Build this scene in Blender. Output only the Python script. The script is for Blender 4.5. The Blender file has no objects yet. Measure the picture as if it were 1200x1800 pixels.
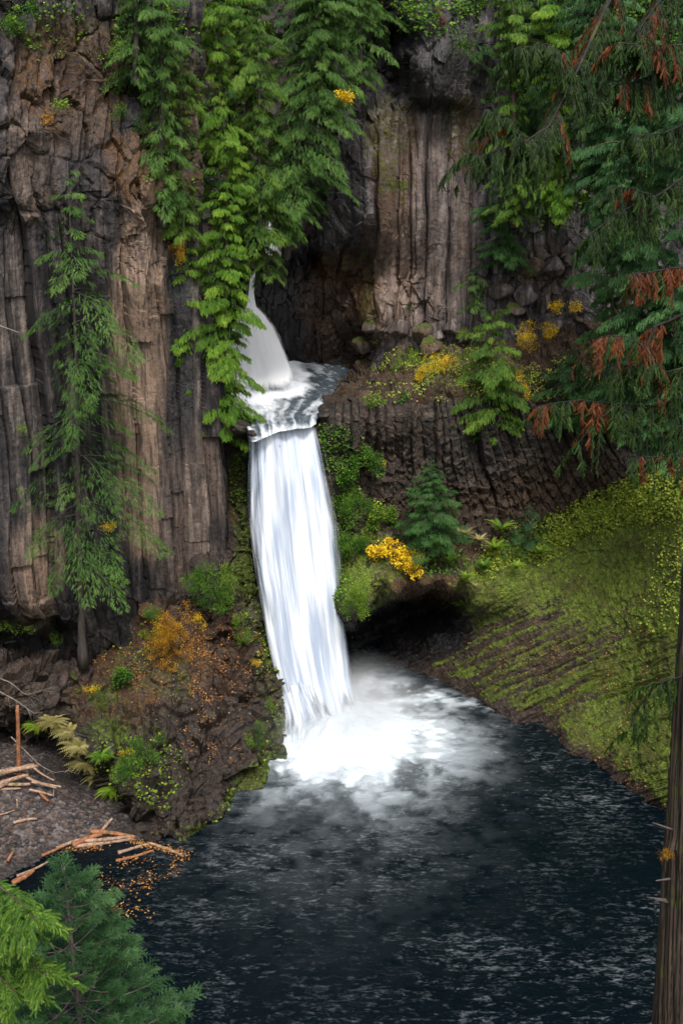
import bpy, math, random
import numpy as np
from math import radians, sin, cos, tan, pi
random.seed(7); RNG = np.random.default_rng(11)
SC = bpy.context.scene; COL = SC.collection
# ------------------------------------------------------------------ camera, sky, sun, exposure
H = 43.6; PITCH = radians(18.0); F = 1930.0
cam = bpy.data.cameras.new('camera'); camo = bpy.data.objects.new('camera', cam); COL.objects.link(camo)
camo.location = (0, 0, H); camo.rotation_euler = (radians(90) - PITCH, 0, 0)
cam.sensor_fit = 'VERTICAL'; cam.sensor_height = 24.0; cam.lens = 12.0 * F / 900.0
cam.dof.use_dof = True; cam.dof.focus_distance = 85; cam.dof.aperture_fstop = 5.6
cam.clip_start = 0.3; cam.clip_end = 2000
SC.camera = camo
w = bpy.data.worlds.new('World'); SC.world = w; w.use_nodes = True
SUN_EL, SUN_ROT = radians(56), radians(168)
sky = w.node_tree.nodes.new('ShaderNodeTexSky'); sky.sky_type = 'NISHITA'; sky.sun_disc = False
sky.sun_elevation = SUN_EL; sky.sun_rotation = SUN_ROT; sky.dust_density = 3.5; sky.ozone_density = 1.0; sky.air_density = 1.0
bg = w.node_tree.nodes['Background']; bg.inputs[1].default_value = 0.15
_bw = w.node_tree.nodes.new('ShaderNodeRGBToBW'); _mx = w.node_tree.nodes.new('ShaderNodeMix'); _mx.data_type = 'RGBA'; _mx.inputs[0].default_value = .68   # cloud cover: a nearly grey sky
w.node_tree.links.new(sky.outputs[0], _bw.inputs[0]); w.node_tree.links.new(sky.outputs[0], _mx.inputs[6]); w.node_tree.links.new(_bw.outputs[0], _mx.inputs[7]); w.node_tree.links.new(_mx.outputs[2], bg.inputs[0])
sl = bpy.data.lights.new('sun', 'SUN'); sl.energy = 1.5; sl.angle = radians(14); sl.color = (1, .96, .9)
so = bpy.data.objects.new('sun', sl); COL.objects.link(so)
so.rotation_euler = (radians(34), 0, radians(12))
SC.view_settings.view_transform = 'Standard'; SC.view_settings.look = 'None'
SC.view_settings.exposure = 0.92; SC.view_settings.gamma = 1.0
SC.cycles.max_bounces = 6; SC.cycles.transparent_max_bounces = 24
SC.cycles.diffuse_bounces = 3

# ------------------------------------------------------------------ projection helpers
SP, CP = sin(PITCH), cos(PITCH)
def at(px, py, Y):
    """world point on the sight line of a photo pixel at distance Y north of the viewpoint"""
    a = (np.asarray(px, float) - 600) / F; b = (900 - np.asarray(py, float)) / F
    dy = b * SP + CP; t = Y / dy
    return np.stack([a * t, np.broadcast_to(Y, np.shape(t)) * 1.0, H + (b * CP - SP) * t], -1)
def yz(px, py, z):
    b = (900 - py) / F
    return (b * SP + CP) * (z - H) / (b * CP - SP)
def atz(px, py, z): return at(px, py, yz(px, py, z))
def V3(*a): return np.array(a, float)

# ------------------------------------------------------------------ noise
def _h(ix, iy, iz, s):
    n = (ix.astype(np.int64) * 374761393 + iy.astype(np.int64) * 668265263 + iz.astype(np.int64) * 2147483647 // 3 + s * 974634777) & 0xffffffff
    n = ((n ^ (n >> 13)) * 1274126177) & 0xffffffff
    n = ((n ^ (n >> 16)) * 2246822519) & 0xffffffff
    return ((n ^ (n >> 15)) & 0xffffff) / float(0xffffff)
def vnoise(x, y, z, s=0):
    fx, fy, fz = np.floor(x), np.floor(y), np.floor(z); ux, uy, uz = x - fx, y - fy, z - fz
    ux = ux * ux * (3 - 2 * ux); uy = uy * uy * (3 - 2 * uy); uz = uz * uz * (3 - 2 * uz)
    r = 0
    for dx in (0, 1):
        for dy in (0, 1):
            for dz in (0, 1):
                r = r + _h(fx + dx, fy + dy, fz + dz, s) * (ux if dx else 1 - ux) * (uy if dy else 1 - uy) * (uz if dz else 1 - uz)
    return r * 2 - 1
def fbm(x, y, z, o=4, s=0, g=.5):
    r = 0; a = 1; t = 0
    for k in range(o):
        r = r + a * vnoise(x * 2**k + 17.3 * k, y * 2**k + 5.1 * k, z * 2**k - 9.7 * k, s + k); t += a; a *= g
    return r / t
def facets(x, y, z, s=0, tilt=1.0):
    """blocky rock: every voronoi cell is a tilted plane; returns height, crack distance"""
    fx, fy, fz = np.floor(x), np.floor(y), np.floor(z)
    b1 = np.full(x.shape, 9.); b2 = b1.copy(); hh = np.zeros(x.shape)
    for dx in (-1, 0, 1):
        for dy in (-1, 0, 1):
            for dz in (-1, 0, 1):
                cx, cy, cz = fx + dx, fy + dy, fz + dz
                qx = cx + _h(cx, cy, cz, s) ; qy = cy + _h(cx, cy, cz, s + 1); qz = cz + _h(cx, cy, cz, s + 2)
                ax, ay, az = x - qx, y - qy, z - qz
                d = ax * ax + ay * ay + az * az
                m = d < b1
                b2 = np.where(m, b1, np.minimum(b2, d)); b1 = np.where(m, d, b1)
                v = _h(cx, cy, cz, s + 3) * 1.0 + tilt * (ax * (_h(cx, cy, cz, s + 4) - .5) + az * (_h(cx, cy, cz, s + 5) - .5) + ay * (_h(cx, cy, cz, s + 6) - .5)) * 2
                hh = np.where(m, v, hh)
    return hh, np.sqrt(b2) - np.sqrt(b1)
def sstep(a, b, x):
    t = np.clip((x - a) / (b - a), 0, 1); return t * t * (3 - 2 * t)
def columns(u, z, s=0, seg=5.0):
    """basalt columns: u across (1 = one column). returns protrusion, crack distance, id hash"""
    f = np.floor(u); b1 = np.full(u.shape, 9.); b2 = b1.copy(); off = np.zeros(u.shape); idh = np.zeros(u.shape); sgn = np.zeros(u.shape)
    o = np.zeros(u.shape)
    for d in (-1, 0, 1):
        c = f + d; h = _h(c, o, o, s); q = c + .15 + .7 * h; a = u - q; D = np.abs(a)
        m = D < b1
        b2 = np.where(m, b1, np.minimum(b2, D)); b1 = np.where(m, D, b1)
        h2 = _h(c, o, o, s + 1); k = np.floor(z / seg * (.6 + .9 * h2) + 7 * h)
        v = .75 * (_h(c, o, o, s + 2) - .5) + .55 * (_h(c, k, o, s + 3) - .5) + a * (_h(c, o, o, s + 5) - .5) * 1.3
        off = np.where(m, v, off); idh = np.where(m, _h(c, o, o, s + 4), idh)
    return off, b2 - b1, idh
class RBF:
    def __init__(s, pts):
        p = []
        for q in pts:
            Y = yz(q[0], q[1], q[3]) if len(q) == 4 else q[2]
            p.append((q[0], q[1], Y))
        s.p = np.array(p, float); X = s.p[:, :2] / 100
        K = np.sqrt(((X[:, None] - X[None]) ** 2).sum(-1) + .004)
        n = len(X); A = np.zeros((n + 1, n + 1)); A[:n, :n] = K + np.eye(n) * 1e-4; A[:n, n] = 1; A[n, :n] = 1
        s.w = np.linalg.solve(A, np.append(s.p[:, 2], 0)); s.X = X
    def __call__(s, px, py):
        px = np.asarray(px, float); py = np.asarray(py, float); px, py = np.broadcast_arrays(px, py)
        sh = px.shape; q = np.stack([px.ravel(), py.ravel()], -1) / 100; out = np.empty(len(q))
        for i in range(0, len(q), 40000):
            c = q[i:i + 40000]
            out[i:i + 40000] = np.sqrt(((c[:, None] - s.X[None]) ** 2).sum(-1) + .004) @ s.w[:-1] + s.w[-1]
        return out.reshape(sh)

# ------------------------------------------------------------------ mesh helpers
def mesh_np(name, V, Fc, mat=None, parent=None, smooth=True, attrs=None):
    me = bpy.data.meshes.new(name); V = np.ascontiguousarray(V, np.float32); Fc = np.ascontiguousarray(Fc, np.int32)
    k = Fc.shape[1]; n = len(Fc)
    me.vertices.add(len(V)); me.vertices.foreach_set('co', V.ravel())
    me.loops.add(n * k); me.loops.foreach_set('vertex_index', Fc.ravel())
    me.polygons.add(n); me.polygons.foreach_set('loop_start', np.arange(0, n * k, k, dtype=np.int32))
    try: me.polygons.foreach_set('loop_total', np.full(n, k, np.int32))
    except Exception: pass
    me.update(calc_edges=True)
    me.polygons.foreach_set('use_smooth', np.full(n, smooth, bool))
    for a, v in (attrs or {}).items():
        at_ = me.attributes.new(a, 'FLOAT', 'POINT'); at_.data.foreach_set('value', np.ascontiguousarray(v, np.float32).ravel())
    if mat: me.materials.append(mat)
    o = bpy.data.objects.new(name, me); COL.objects.link(o)
    if parent is not None: o.parent = parent; o.location = (0, 0, 0)
    return o
def grid_faces(nv, nu):
    i = np.arange(nv - 1)[:, None] * nu + np.arange(nu - 1)[None]
    return np.stack([i, i + 1, i + nu + 1, i + nu], -1).reshape(-1, 4)
def grid_normals(P):
    du = np.gradient(P, axis=1); dv = np.gradient(P, axis=0); n = np.cross(dv, du)
    n /= np.linalg.norm(n, axis=-1, keepdims=True) + 1e-9
    return n
def struct(o): o['kind'] = 'structure'; return o
def tag(o, label, cat, group=None):
    o['label'] = label; o['category'] = cat
    if group: o['group'] = group
    return o
def empty(name, loc=(0, 0, 0)):
    o = bpy.data.objects.new(name, None); COL.objects.link(o); o.location = loc; o.empty_display_size = .3
    return o
def relocate(root, loc):
    pass
def axis(a0, a1, steps):
    """non-uniform sample positions: list of (from,to,step)"""
    out = []
    for a, b, st in steps: out.append(np.arange(a, b, st))
    out.append([steps[-1][1]]); return np.concatenate(out)
def tube(P, R, n=8, ridged=0.0, seed=0):
    P = np.asarray(P, float); R = np.asarray(R, float); m = len(P)
    T = np.gradient(P, axis=0); T /= np.linalg.norm(T, axis=1, keepdims=True) + 1e-9
    ref = np.where(np.abs(T[:, 2:3]) < .9, V3(0, 0, 1)[None], V3(1, 0, 0)[None])
    A = np.cross(T, ref); A /= np.linalg.norm(A, axis=1, keepdims=True) + 1e-9
    for i in range(1, m):      # keep frames coherent
        a = A[i - 1] - T[i] * (A[i - 1] @ T[i]); nrm = np.linalg.norm(a)
        if nrm > 1e-6: A[i] = a / nrm
    B = np.cross(T, A); th = np.linspace(0, 2 * pi, n, endpoint=False)
    rr = R[:, None] * np.ones((1, n))
    if ridged: rr = rr * (1 + ridged * fbm(np.cos(th)[None] * 2 + 0 * rr, np.sin(th)[None] * 2 + 0 * rr, np.arange(m)[:, None] * .15 + 0 * rr, 4, seed))
    Vt = P[:, None] + rr[..., None] * (np.cos(th)[None, :, None] * A[:, None] + np.sin(th)[None, :, None] * B[:, None])
    i = np.arange(m - 1)[:, None] * n + np.arange(n)[None]; j = np.arange(m - 1)[:, None] * n + (np.arange(n)[None] + 1) % n
    Fq = np.stack([i, j, j + n, i + n], -1).reshape(-1, 4)
    Vt = Vt.reshape(-1, 3)
    c0 = len(Vt); Vt = np.vstack([Vt, P[:1], P[-1:]])
    k = np.arange(n); k2 = (k + 1) % n
    caps = np.concatenate([np.stack([k2, k, np.full(n, c0), np.full(n, c0)], -1), np.stack([k + (m - 1) * n, k2 + (m - 1) * n, np.full(n, c0 + 1), np.full(n, c0 + 1)], -1)])
    tri = np.concatenate([np.concatenate([Fq[:, [0, 1, 2]], Fq[:, [0, 2, 3]]]), caps[:, :3]])
    return Vt, tri
class Bag:
    def __init__(s): s.v = []; s.f = []; s.a = []; s.n = 0
    def add(s, V, Fc, a=None):
        s.v.append(V); s.f.append(Fc + s.n); s.n += len(V)
        s.a.append(np.full(len(V), .5) if a is None else a)
    def build(s, name, mat, parent=None, smooth=True, attr='tint'):
        return mesh_np(name, np.concatenate(s.v), np.concatenate(s.f), mat, parent, smooth, {attr: np.concatenate(s.a)})

# ------------------------------------------------------------------ material helpers
class M_:
    def __init__(s, name):
        s.m = bpy.data.materials.new(name); s.m.use_nodes = True; s.nt = s.m.node_tree; s.N = s.nt.nodes; s.L = s.nt.links
        s.bsdf = s.N['Principled BSDF']; s.out = s.N['Material Output']
        s.tc = s.N.new('ShaderNodeTexCoord').outputs['Object']
    def put(s, inp, v):
        if v is None: return
        if isinstance(v, bpy.types.NodeSocket): s.L.new(v, inp)
        elif isinstance(v, (tuple, list)) and len(v) == 3 and inp.type == 'RGBA': inp.default_value = (*v, 1)
        else: inp.default_value = v
    def noise(s, scale=1, vec=None, detail=5, rough=.55, mp=None, dist=0.0, color=False):
        v = vec or s.tc
        if mp: v = s.map(v, mp)
        n = s.N.new('ShaderNodeTexNoise'); s.L.new(v, n.inputs['Vector']); n.inputs['Scale'].default_value = scale
        n.inputs['Detail'].default_value = detail; n.inputs['Roughness'].default_value = rough; n.inputs['Distortion'].default_value = dist
        return n.outputs['Color' if color else 'Fac']
    def voro(s, scale=1, vec=None, mp=None, feature='F1', out='Distance'):
        v = vec or s.tc
        if mp: v = s.map(v, mp)
        n = s.N.new('ShaderNodeTexVoronoi'); n.feature = feature; s.L.new(v, n.inputs['Vector']); n.inputs['Scale'].default_value = scale
        return n.outputs[out]
    def map(s, v, sc, rot=None):
        n = s.N.new('ShaderNodeMapping'); s.L.new(v, n.inputs[0]); n.inputs['Scale'].default_value = sc
        if rot: n.inputs['Rotation'].default_value = rot
        return n.outputs[0]
    def attr(s, name):
        n = s.N.new('ShaderNodeAttribute'); n.attribute_name = name; return n.outputs['Fac']
    def math(s, op, a, b=0.0, c=None, clamp=False):
        n = s.N.new('ShaderNodeMath'); n.operation = op; n.use_clamp = clamp; s.put(n.inputs[0], a); s.put(n.inputs[1], b)
        if c is not None: s.put(n.inputs[2], c)
        return n.outputs[0]
    def rng(s, v, a, b, c=0.0, d=1.0, smooth=True):
        n = s.N.new('ShaderNodeMapRange'); n.interpolation_type = 'SMOOTHSTEP' if smooth else 'LINEAR'
        s.put(n.inputs[0], v)
        for i, x in enumerate((a, b, c, d)): n.inputs[i + 1].default_value = x
        return n.outputs[0]
    def ramp(s, v, stops, interp='LINEAR'):
        n = s.N.new('ShaderNodeValToRGB'); s.L.new(v, n.inputs[0]); cr = n.color_ramp; cr.interpolation = interp
        while len(cr.elements) < len(stops): cr.elements.new(.5)
        for e, (p, c) in zip(cr.elements, stops): e.position = p; e.color = (*c, 1)
        return n.outputs[0]
    def mix(s, f, a, b, blend='MIX'):
        n = s.N.new('ShaderNodeMix'); n.data_type = 'RGBA'; n.blend_type = blend; n.clamp_factor = True
        s.put(n.inputs[0], f); s.put(n.inputs[6], a); s.put(n.inputs[7], b); return n.outputs[2]
    def bump(s, h, strength=.5, dist=.1, normal=None):
        n = s.N.new('ShaderNodeBump'); s.L.new(h, n.inputs['Height']); n.inputs['Strength'].default_value = strength; n.inputs['Distance'].default_value = dist
        if normal: s.L.new(normal, n.inputs['Normal'])
        return n.outputs[0]
    def set(s, **k):
        for a, v in k.items():
            s.put(s.bsdf.inputs[a.replace('_', ' ')], v)
        return s
def rock_mat(name, dark, mid, light, sc=(1.1, 1.1, .07), moss=(.05, .068, .008), moss2=(.12, .14, .018), rust=(.075, .036, .012), tan_=(.30, .2, .14), bumpd=.12, grain=1.0):
    m = M_(name)
    st = m.noise(1, mp=sc, detail=8, rough=.62, dist=.3)
    st2 = m.noise(1, mp=(sc[0] * 3.2, sc[1] * 3.2, sc[2] * 4), detail=6, rough=.6)
    g = m.noise(3.1, detail=8, rough=.7); g2 = m.noise(14, detail=4, rough=.7)
    f = m.math('ADD', m.math('MULTIPLY', st, .68), m.math('MULTIPLY', st2, .32))
    c = m.ramp(f, [(.39, dark), (.47, tuple(.5 * (a + b) for a, b in zip(dark, mid))), (.53, mid), (.64, light)])
    # columns each have their own tone
    c = m.mix(m.rng(m.attr('tone'), 0, 1, 0, .8, False), c, m.mix(1.0, c, (.22, .23, .29), 'MULTIPLY'))
    pat = m.noise(.9, detail=7, rough=.7); c = m.mix(1.0, c, m.ramp(pat, [(.34, (.5, .5, .52)), (.5, (1, 1, 1)), (.66, (1.45, 1.4, 1.35))]), 'MULTIPLY')
    tn = m.math('MULTIPLY', m.attr('tan'), m.rng(st2, .35, .6, .25, 1))
    c = m.mix(tn, c, tan_)
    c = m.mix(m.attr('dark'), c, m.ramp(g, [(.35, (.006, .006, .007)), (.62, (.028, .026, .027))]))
    ru = m.math('MULTIPLY', m.attr('rust'), m.rng(g, .36, .58, 0, 1), clamp=True)
    c = m.mix(ru, c, m.ramp(g2, [(.3, tuple(x * .45 for x in rust)), (.7, tuple(min(1, x * 1.7) for x in rust))]))
    mo = m.math('MULTIPLY', m.rng(m.math('ADD', m.attr('moss'), m.math('MULTIPLY', m.math('SUBTRACT', g, .5), 1.3)), .35, .62, 0, 1), 1.0)
    c = m.mix(mo, c, m.ramp(m.math('ADD', m.math('MULTIPLY', g2, .5), m.math('MULTIPLY', g, .5)), [(.32, tuple(x * .3 for x in moss)), (.5, moss), (.66, moss2)]))
    mb = m.rng(m.noise(.45, detail=6, rough=.65), .45, .62, 0, .6); c = m.mix(m.math('MULTIPLY', mo, mb), c, m.ramp(g2, [(.3, (.018, .014, .006)), (.7, (.09, .07, .018))]))
    c = m.mix(1.0, c, m.ramp(g2, [(.28, (.45, .45, .45)), (.72, (1.5, 1.5, 1.5))]), 'MULTIPLY')
    lich = m.rng(m.noise(6, detail=6, rough=.8), .64, .7, 0, .55); c = m.mix(m.math('MULTIPLY', lich, m.attr('lich')), c, (.32, .32, .31))
    hgt = m.math('ADD', m.math('MULTIPLY', st2, .25), m.math('ADD', m.math('MULTIPLY', g, .8), m.math('MULTIPLY', g2, .25 * grain)))
    m.set(Base_Color=c, Roughness=m.rng(m.attr('dark'), 0, 1, .8, .42), Normal=m.bump(hgt, .9, bumpd)); m.bsdf.inputs['Specular IOR Level'].default_value = .35
    return m.m
MAT = {}
MAT['cliff_left'] = rock_mat('columnar basalt brown', (.009, .009, .012), (.056, .047, .044), (.20, .162, .14), bumpd=.15)
MAT['cliff_right'] = rock_mat('columnar basalt grey', (.016, .015, .017), (.095, .084, .084), (.25, .225, .22), bumpd=.16)
MAT['rubble'] = rock_mat('broken dark basalt', (.007, .007, .008), (.028, .025, .025), (.12, .11, .107), sc=(1.2, 1.2, .9), bumpd=.22, moss=(.05, .075, .008), moss2=(.14, .19, .02))
MAT['bank'] = rock_mat('mossy flowing rock', (.010, .009, .008), (.034, .027, .021), (.10, .082, .062), sc=(.9, 1.6, 1.6), moss=(.07, .10, .010), moss2=(.21, .27, .026), bumpd=.2)

ATTRS = ('moss', 'rust', 'dark', 'tan', 'tone', 'lich')
def sheet(name, pys, L, R, Yf, nu, disp, paint, mat, roll=None, rollL=None, us=None):
    """ a rock face: rows follow the height, each running from its left to its right edge; roll = depth the side wall turns back """
    pys = np.asarray(pys, float); s = np.linspace(0, 1, nu) if us is None else us
    l = np.array([L(p) for p in pys])[:, None]; r = np.array([R(p) for p in pys])[:, None]
    if us is None or us.max() <= 1.0001: PX = l + (r - l) * s[None]
    else: PX = np.clip(s[None], l, r)
    PY = np.broadcast_to(pys[:, None], PX.shape).copy()
    Y = Yf(PX, PY)
    if roll:
        k = np.linspace(0, 1, 40)[1:] ** 1.5
        PX = np.hstack([PX, PX[:, -1:] - 4 * k[None]]); PY = np.hstack([PY, PY[:, :39]]); PY[:, -39:] = PY[:, :1]
        Y = np.hstack([Y, Y[:, -1:] + roll * k[None]])
    if rollL:
        k = np.linspace(1, 0, 40)[:-1] ** 1.5
        PX = np.hstack([PX[:, :1] + 4 * k[None], PX]); PY = np.hstack([PY[:, :39], PY]); PY[:, :39] = PY[:, 39:40]
        Y = np.hstack([Y[:, :1] + rollL * k[None], Y])
    P = at(PX, PY, Y); N = grid_normals(P)
    N = np.where((N[..., 1:2] > 0) & (np.abs(N[..., 1:2]) > .3), -N, N)
    d, cr = disp(P, PX, PY)
    P = P + N * d[..., None]
    A = {k: np.zeros(PX.shape) for k in ATTRS}
    A.update(paint(P, PX, PY, cr))
    ny, nx = PX.shape
    o = mesh_np(name, P.reshape(-1, 3), grid_faces(ny, nx), mat, smooth=False, attrs={k: np.broadcast_to(A[k], PX.shape) for k in ATTRS})
    return struct(o), P
def blob(PX, PY, cx, cy, rx, ry, nz=None):
    d = ((PX - cx) / rx) ** 2 + ((PY - cy) / ry) ** 2
    if nz is not None: d = d + nz
    return 1 - sstep(.55, 1.25, d)
def poly(pts):
    p = np.array(pts, float); return lambda y: np.interp(y, p[:, 0], p[:, 1])

#==TERRAIN==
# ------------------------------------------------------------------ left cliff
YL1 = RBF([(-400, 500, 64), (-400, -300, 64), (-400, 1200, 64), (0, -300, 76), (0, 60, 75), (30, 230, 72.2), (70, 230, 73), (30, 360, 72.2), (60, 395, 74.2), (0, 395, 73.5), (0, 500, 73), (0, 800, 73),
    (0, 1075, 73.6), (60, 1082, 73.8), (110, 1082, 74.5), (0, 1112, 77.5), (60, 1112, 77.5), (110, 1112, 77.5), (140, 1130, 76.5), (0, 1165, 78), (60, 1170, 78), (100, 1160, 78), (60, 1220, 78),
    (100, 60, 77), (100, 250, 75.5), (150, 160, 78.5), (200, 60, 78.5), (250, 60, 80), (200, 300, 77), (250, 340, 77), (230, 365, 77.4), (340, 200, 84), (345, -300, 86), (340, 420, 83), (140, 500, 76), (140, 900, 76), (140, 1100, 76),
    (200, 500, 77), (205, 1100, 77.3), (205, 1160, 78), (280, 500, 78.5), (280, 900, 78.6), (300, 500, 80), (330, 600, 81.2), (390, 800, 81.6), (350, 900, 80.2), (390, 950, 81.4), (330, 1000, 79.6), (330, 1100, 80), (400, 1200, 82)])
def disp_l1(P, PX, PY):
    X, Y, Z = P[..., 0], P[..., 1], P[..., 2]
    wx = X + .35 * fbm(X * .2, Y * .1, Z * .12, 3, 3) + .12 * fbm(X * .8, Y * 0, Z * .5, 3, 5)
    a1, c1, h1 = columns(wx / 1.15, Z, 21, 9.0); a2, c2, h2 = columns(wx / .42 + 3.3, Z, 31, 4.0)
    fa, fc = facets(X * .5 + .25 * fbm(X, Y, Z, 3, 44), Y * .3, Z * .3 + .2 * fbm(X, Y, Z, 3, 45), 41, .7)
    top = sstep(520, 330, PY + 60 * fbm(X * .3, Z * 0, Z * .1, 2, 9))          # upper part is blocky, the lower shows columns
    low = sstep(1030, 1110, PY)
    col = 1.25 * a1 + .16 * a2 - .3 * (1 - sstep(0, .22, c1)) - .03 * (1 - sstep(0, .25, c2))
    rgh = .10 * fbm(X * 1.5, Y * 1.5, Z * .7, 4, 12) + .05 * fbm(X * 5, Y * 5, Z * 3, 3, 13)
    d = col * (1 - .35 * top) * (1 - .7 * low) + top * (.85 * (fa - .5) - .22 * (1 - sstep(0, .15, fc))) + low * .8 * (fa - .5) + rgh * (1 + top)
    return d, (c1, h1, h2, top, fc)
def paint_l1(P, PX, PY, cr):
    X, Y, Z = P[..., 0], P[..., 1], P[..., 2]; c1, h1, h2, top, fc = cr
    n = fbm(X * .5, Y * .5, Z * .25, 4, 51); n2 = fbm(X * .9, Y, Z * .06, 4, 52)
    tn = .75 * blob(PX, PY, 250, 620, 55, 330, n * .7) + .45 * blob(PX, PY, 60, 990, 50, 120, n) + .75 * blob(PX, PY, 65, 1010, 22, 60, n) + .3 * blob(PX, PY, 60, 260, 60, 110, n) + .25 * blob(PX, PY, 330, 900, 70, 160, n)
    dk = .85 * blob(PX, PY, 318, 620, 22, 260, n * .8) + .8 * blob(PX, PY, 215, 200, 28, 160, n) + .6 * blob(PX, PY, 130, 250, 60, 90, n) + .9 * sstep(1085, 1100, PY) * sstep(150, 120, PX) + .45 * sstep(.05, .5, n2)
    rs = .95 * blob(PX, PY, 250, 300, 65, 60, n) + .7 * blob(PX, PY, 130, 130, 90, 130, n) + .8 * blob(PX, PY, 320, 240, 40, 160, n) + .6 * blob(PX, PY, 65, 120, 40, 70, n)
    ms = .4 * blob(PX, PY, 300, 120, 70, 150, n * 1.5) + .35 * blob(PX, PY, 330, 300, 30, 120, n) + .32 * blob(PX, PY, 60, 1110, 80, 26, n) + .35 * blob(PX, PY, 140, 60, 120, 60, n)
    return dict(tan=np.clip(tn, 0, .9), dark=np.clip(dk, 0, .9) * (1 - .6 * np.clip(tn, 0, 1)), rust=np.clip(rs, 0, 1), moss=ms, tone=np.clip(h1 * .9 + .3 * h2 - .15, 0, 1) * (1 - top * .5), lich=.3)
l1_edge = poly([(-300, 350), (0, 345), (400, 345), (520, 352), (640, 375), (720, 392), (1250, 397)])
ys = axis(0, 0, [(-140, -10, 9), (-10, 1230, 1.9)])
LCL, P_L1 = sheet('cliff_left', ys, lambda y: -420, l1_edge, YL1, 0, disp_l1, paint_l1, MAT['cliff_left'], roll=30,
    us=None if False else (lambda a: (a - a[0]) / (a[-1] - a[0]))(axis(0, 0, [(-420, -10, 8), (-10, 397, 1.75)])))
# ------------------------------------------------------------------ right upper cliff and the dark wall behind the upper pool
YR1 = RBF([(400, 460, 109), (400, 560, 109), (400, 700, 110), (450, 480, 107), (455, 560, 106.2), (480, 450, 107.5), (500, 520, 105.5), (520, 600, 106.8), (560, 560, 106.5), (600, 500, 106.3), (610, 640, 107), (540, 450, 107.5), (560, 420, 103), (560, 220, 102),
    (575, 430, 102.5), (640, 460, 104.5), (640, 600, 104.5), (640, 700, 104), (500, 700, 110), (530, 100, 106), (530, -300, 108), (600, 60, 106), (620, 130, 106.5), (690, 140, 106), (700, 60, 106), (600, 200, 101), (640, 230, 99.8), (655, 560, 98.5), (655, 400, 98.8), (655, 650, 98.5),
    (720, 40, 97.5), (720, 130, 96.3), (750, 178, 95.8), (790, 178, 96.2), (740, 190, 98.3), (790, 192, 98.3), (720, 100, 96), (700, 200, 97.8), (760, 300, 97.4), (780, 400, 97), (700, 400, 98), (700, 560, 98.2), (780, 580, 97.2), (830, 500, 97.2), (830, 300, 98), (840, 150, 98),
    (850, 560, 96.6), (900, 450, 96.5), (950, 540, 95.5), (1000, 400, 96), (1000, 560, 95), (1020, 600, 94.5), (1200, 300, 92), (1200, 600, 88), (1200, 0, 93), (900, 0, 98), (1500, 300, 84), (1500, -300, 86), (900, -300, 100), (1500, 700, 82), (900, 760, 96), (700, 760, 98)])
def disp_r1(P, PX, PY):
    X, Y, Z = P[..., 0], P[..., 1], P[..., 2]
    wx = X + .3 * fbm(X * .25, Y * .1, Z * .14, 3, 103) + .12 * fbm(X * .9, Y * 0, Z * .5, 3, 105)
    a1, c1, h1 = columns(wx / 1.55, Z, 121, 90.0); a2, c2, h2 = columns(wx / .6 + 3.3, Z, 131, 9.0)
    fa, fc = facets(X * .45, Y * .2, Z * .28, 141, .9); fb, fd = facets(X * 1.1, Y * .5, Z * .8, 147, .9)
    colm = sstep(650, 675, PX) * sstep(860, 830, PX) * sstep(240, 300, PY) * sstep(620, 570, PY); dk = sstep(660, 620, PX)
    rub = blob(PX, PY, 930, 480, 110, 110) + blob(PX, PY, 720, 540, 60, 60) + blob(PX, PY, 610, 60, 120, 200)
    d = (.3 + .7 * colm) * (1.35 * a1 + .3 * a2 - .35 * (1 - sstep(0, .3, c1))) + (.05 + .25 * (1 - colm) + .7 * np.clip(rub, 0, 1) + .35 * dk) * (.9 * (fa - .5) + .45 * (fb - .5) - .12 * (1 - sstep(0, .2, fc)))
    d = d + .12 * fbm(X * 1.5, Y * 1.5, Z * .8, 4, 112) + .06 * fbm(X * 5, Y * 5, Z * 4, 3, 113)
    return d, (c1, h1, h2, colm, dk)
def paint_r1(P, PX, PY, cr):
    X, Y, Z = P[..., 0], P[..., 1], P[..., 2]; c1, h1, h2, colm, dk = cr
    n = fbm(X * .5, Y * .5, Z * .3, 4, 151)
    tn = .38 * blob(PX, PY, 690, 500, 45, 120, n * .6) + .22 * blob(PX, PY, 760, 420, 80, 200, n)
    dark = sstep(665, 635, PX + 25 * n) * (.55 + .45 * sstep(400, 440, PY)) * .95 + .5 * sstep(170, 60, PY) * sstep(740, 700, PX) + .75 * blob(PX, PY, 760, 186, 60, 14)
    rs = .8 * blob(PX, PY, 690, 290, 45, 120, n) + .7 * blob(PX, PY, 650, 500, 30, 120, n) + .8 * blob(PX, PY, 825, 230, 40, 70, n) + .55 * blob(PX, PY, 590, 540, 70, 110, n) + .5 * blob(PX, PY, 950, 480, 60, 60, n) + .5 * blob(PX, PY, 600, 470, 60, 40, n)
    ms = .42 * blob(PX, PY, 680, 240, 45, 100, n) + .4 * blob(PX, PY, 820, 220, 45, 80, n) + .55 * blob(PX, PY, 710, 325, 26, 11, n * 1.2) + .4 * blob(PX, PY, 707, 350, 9, 26, n * 1.2) + .4 * blob(PX, PY, 650, 500, 22, 90, n) + .22 * blob(PX, PY, 800, 60, 80, 60, n) + .35 * sstep(850, 900, PX) * sstep(400, 300, PY) + .35 * blob(PX, PY, 600, 450, 50, 20, n)
    tn = tn + .3 * colm * sstep(-.1, .4, n); dark = dark + .65 * blob(PX, PY, 760, 70, 130, 95, n) + .7 * sstep(850, 900, PX) * sstep(420, 300, PY + 40 * n); return dict(tan=np.clip(tn, 0, .7), dark=np.clip(dark, 0, .97), rust=np.clip(rs, 0, 1), moss=ms, tone=np.clip(h1 * .6 + .25 * h2 - .1, 0, 1) * (.3 + .7 * colm), lich=.35 + .6 * dk)
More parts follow.
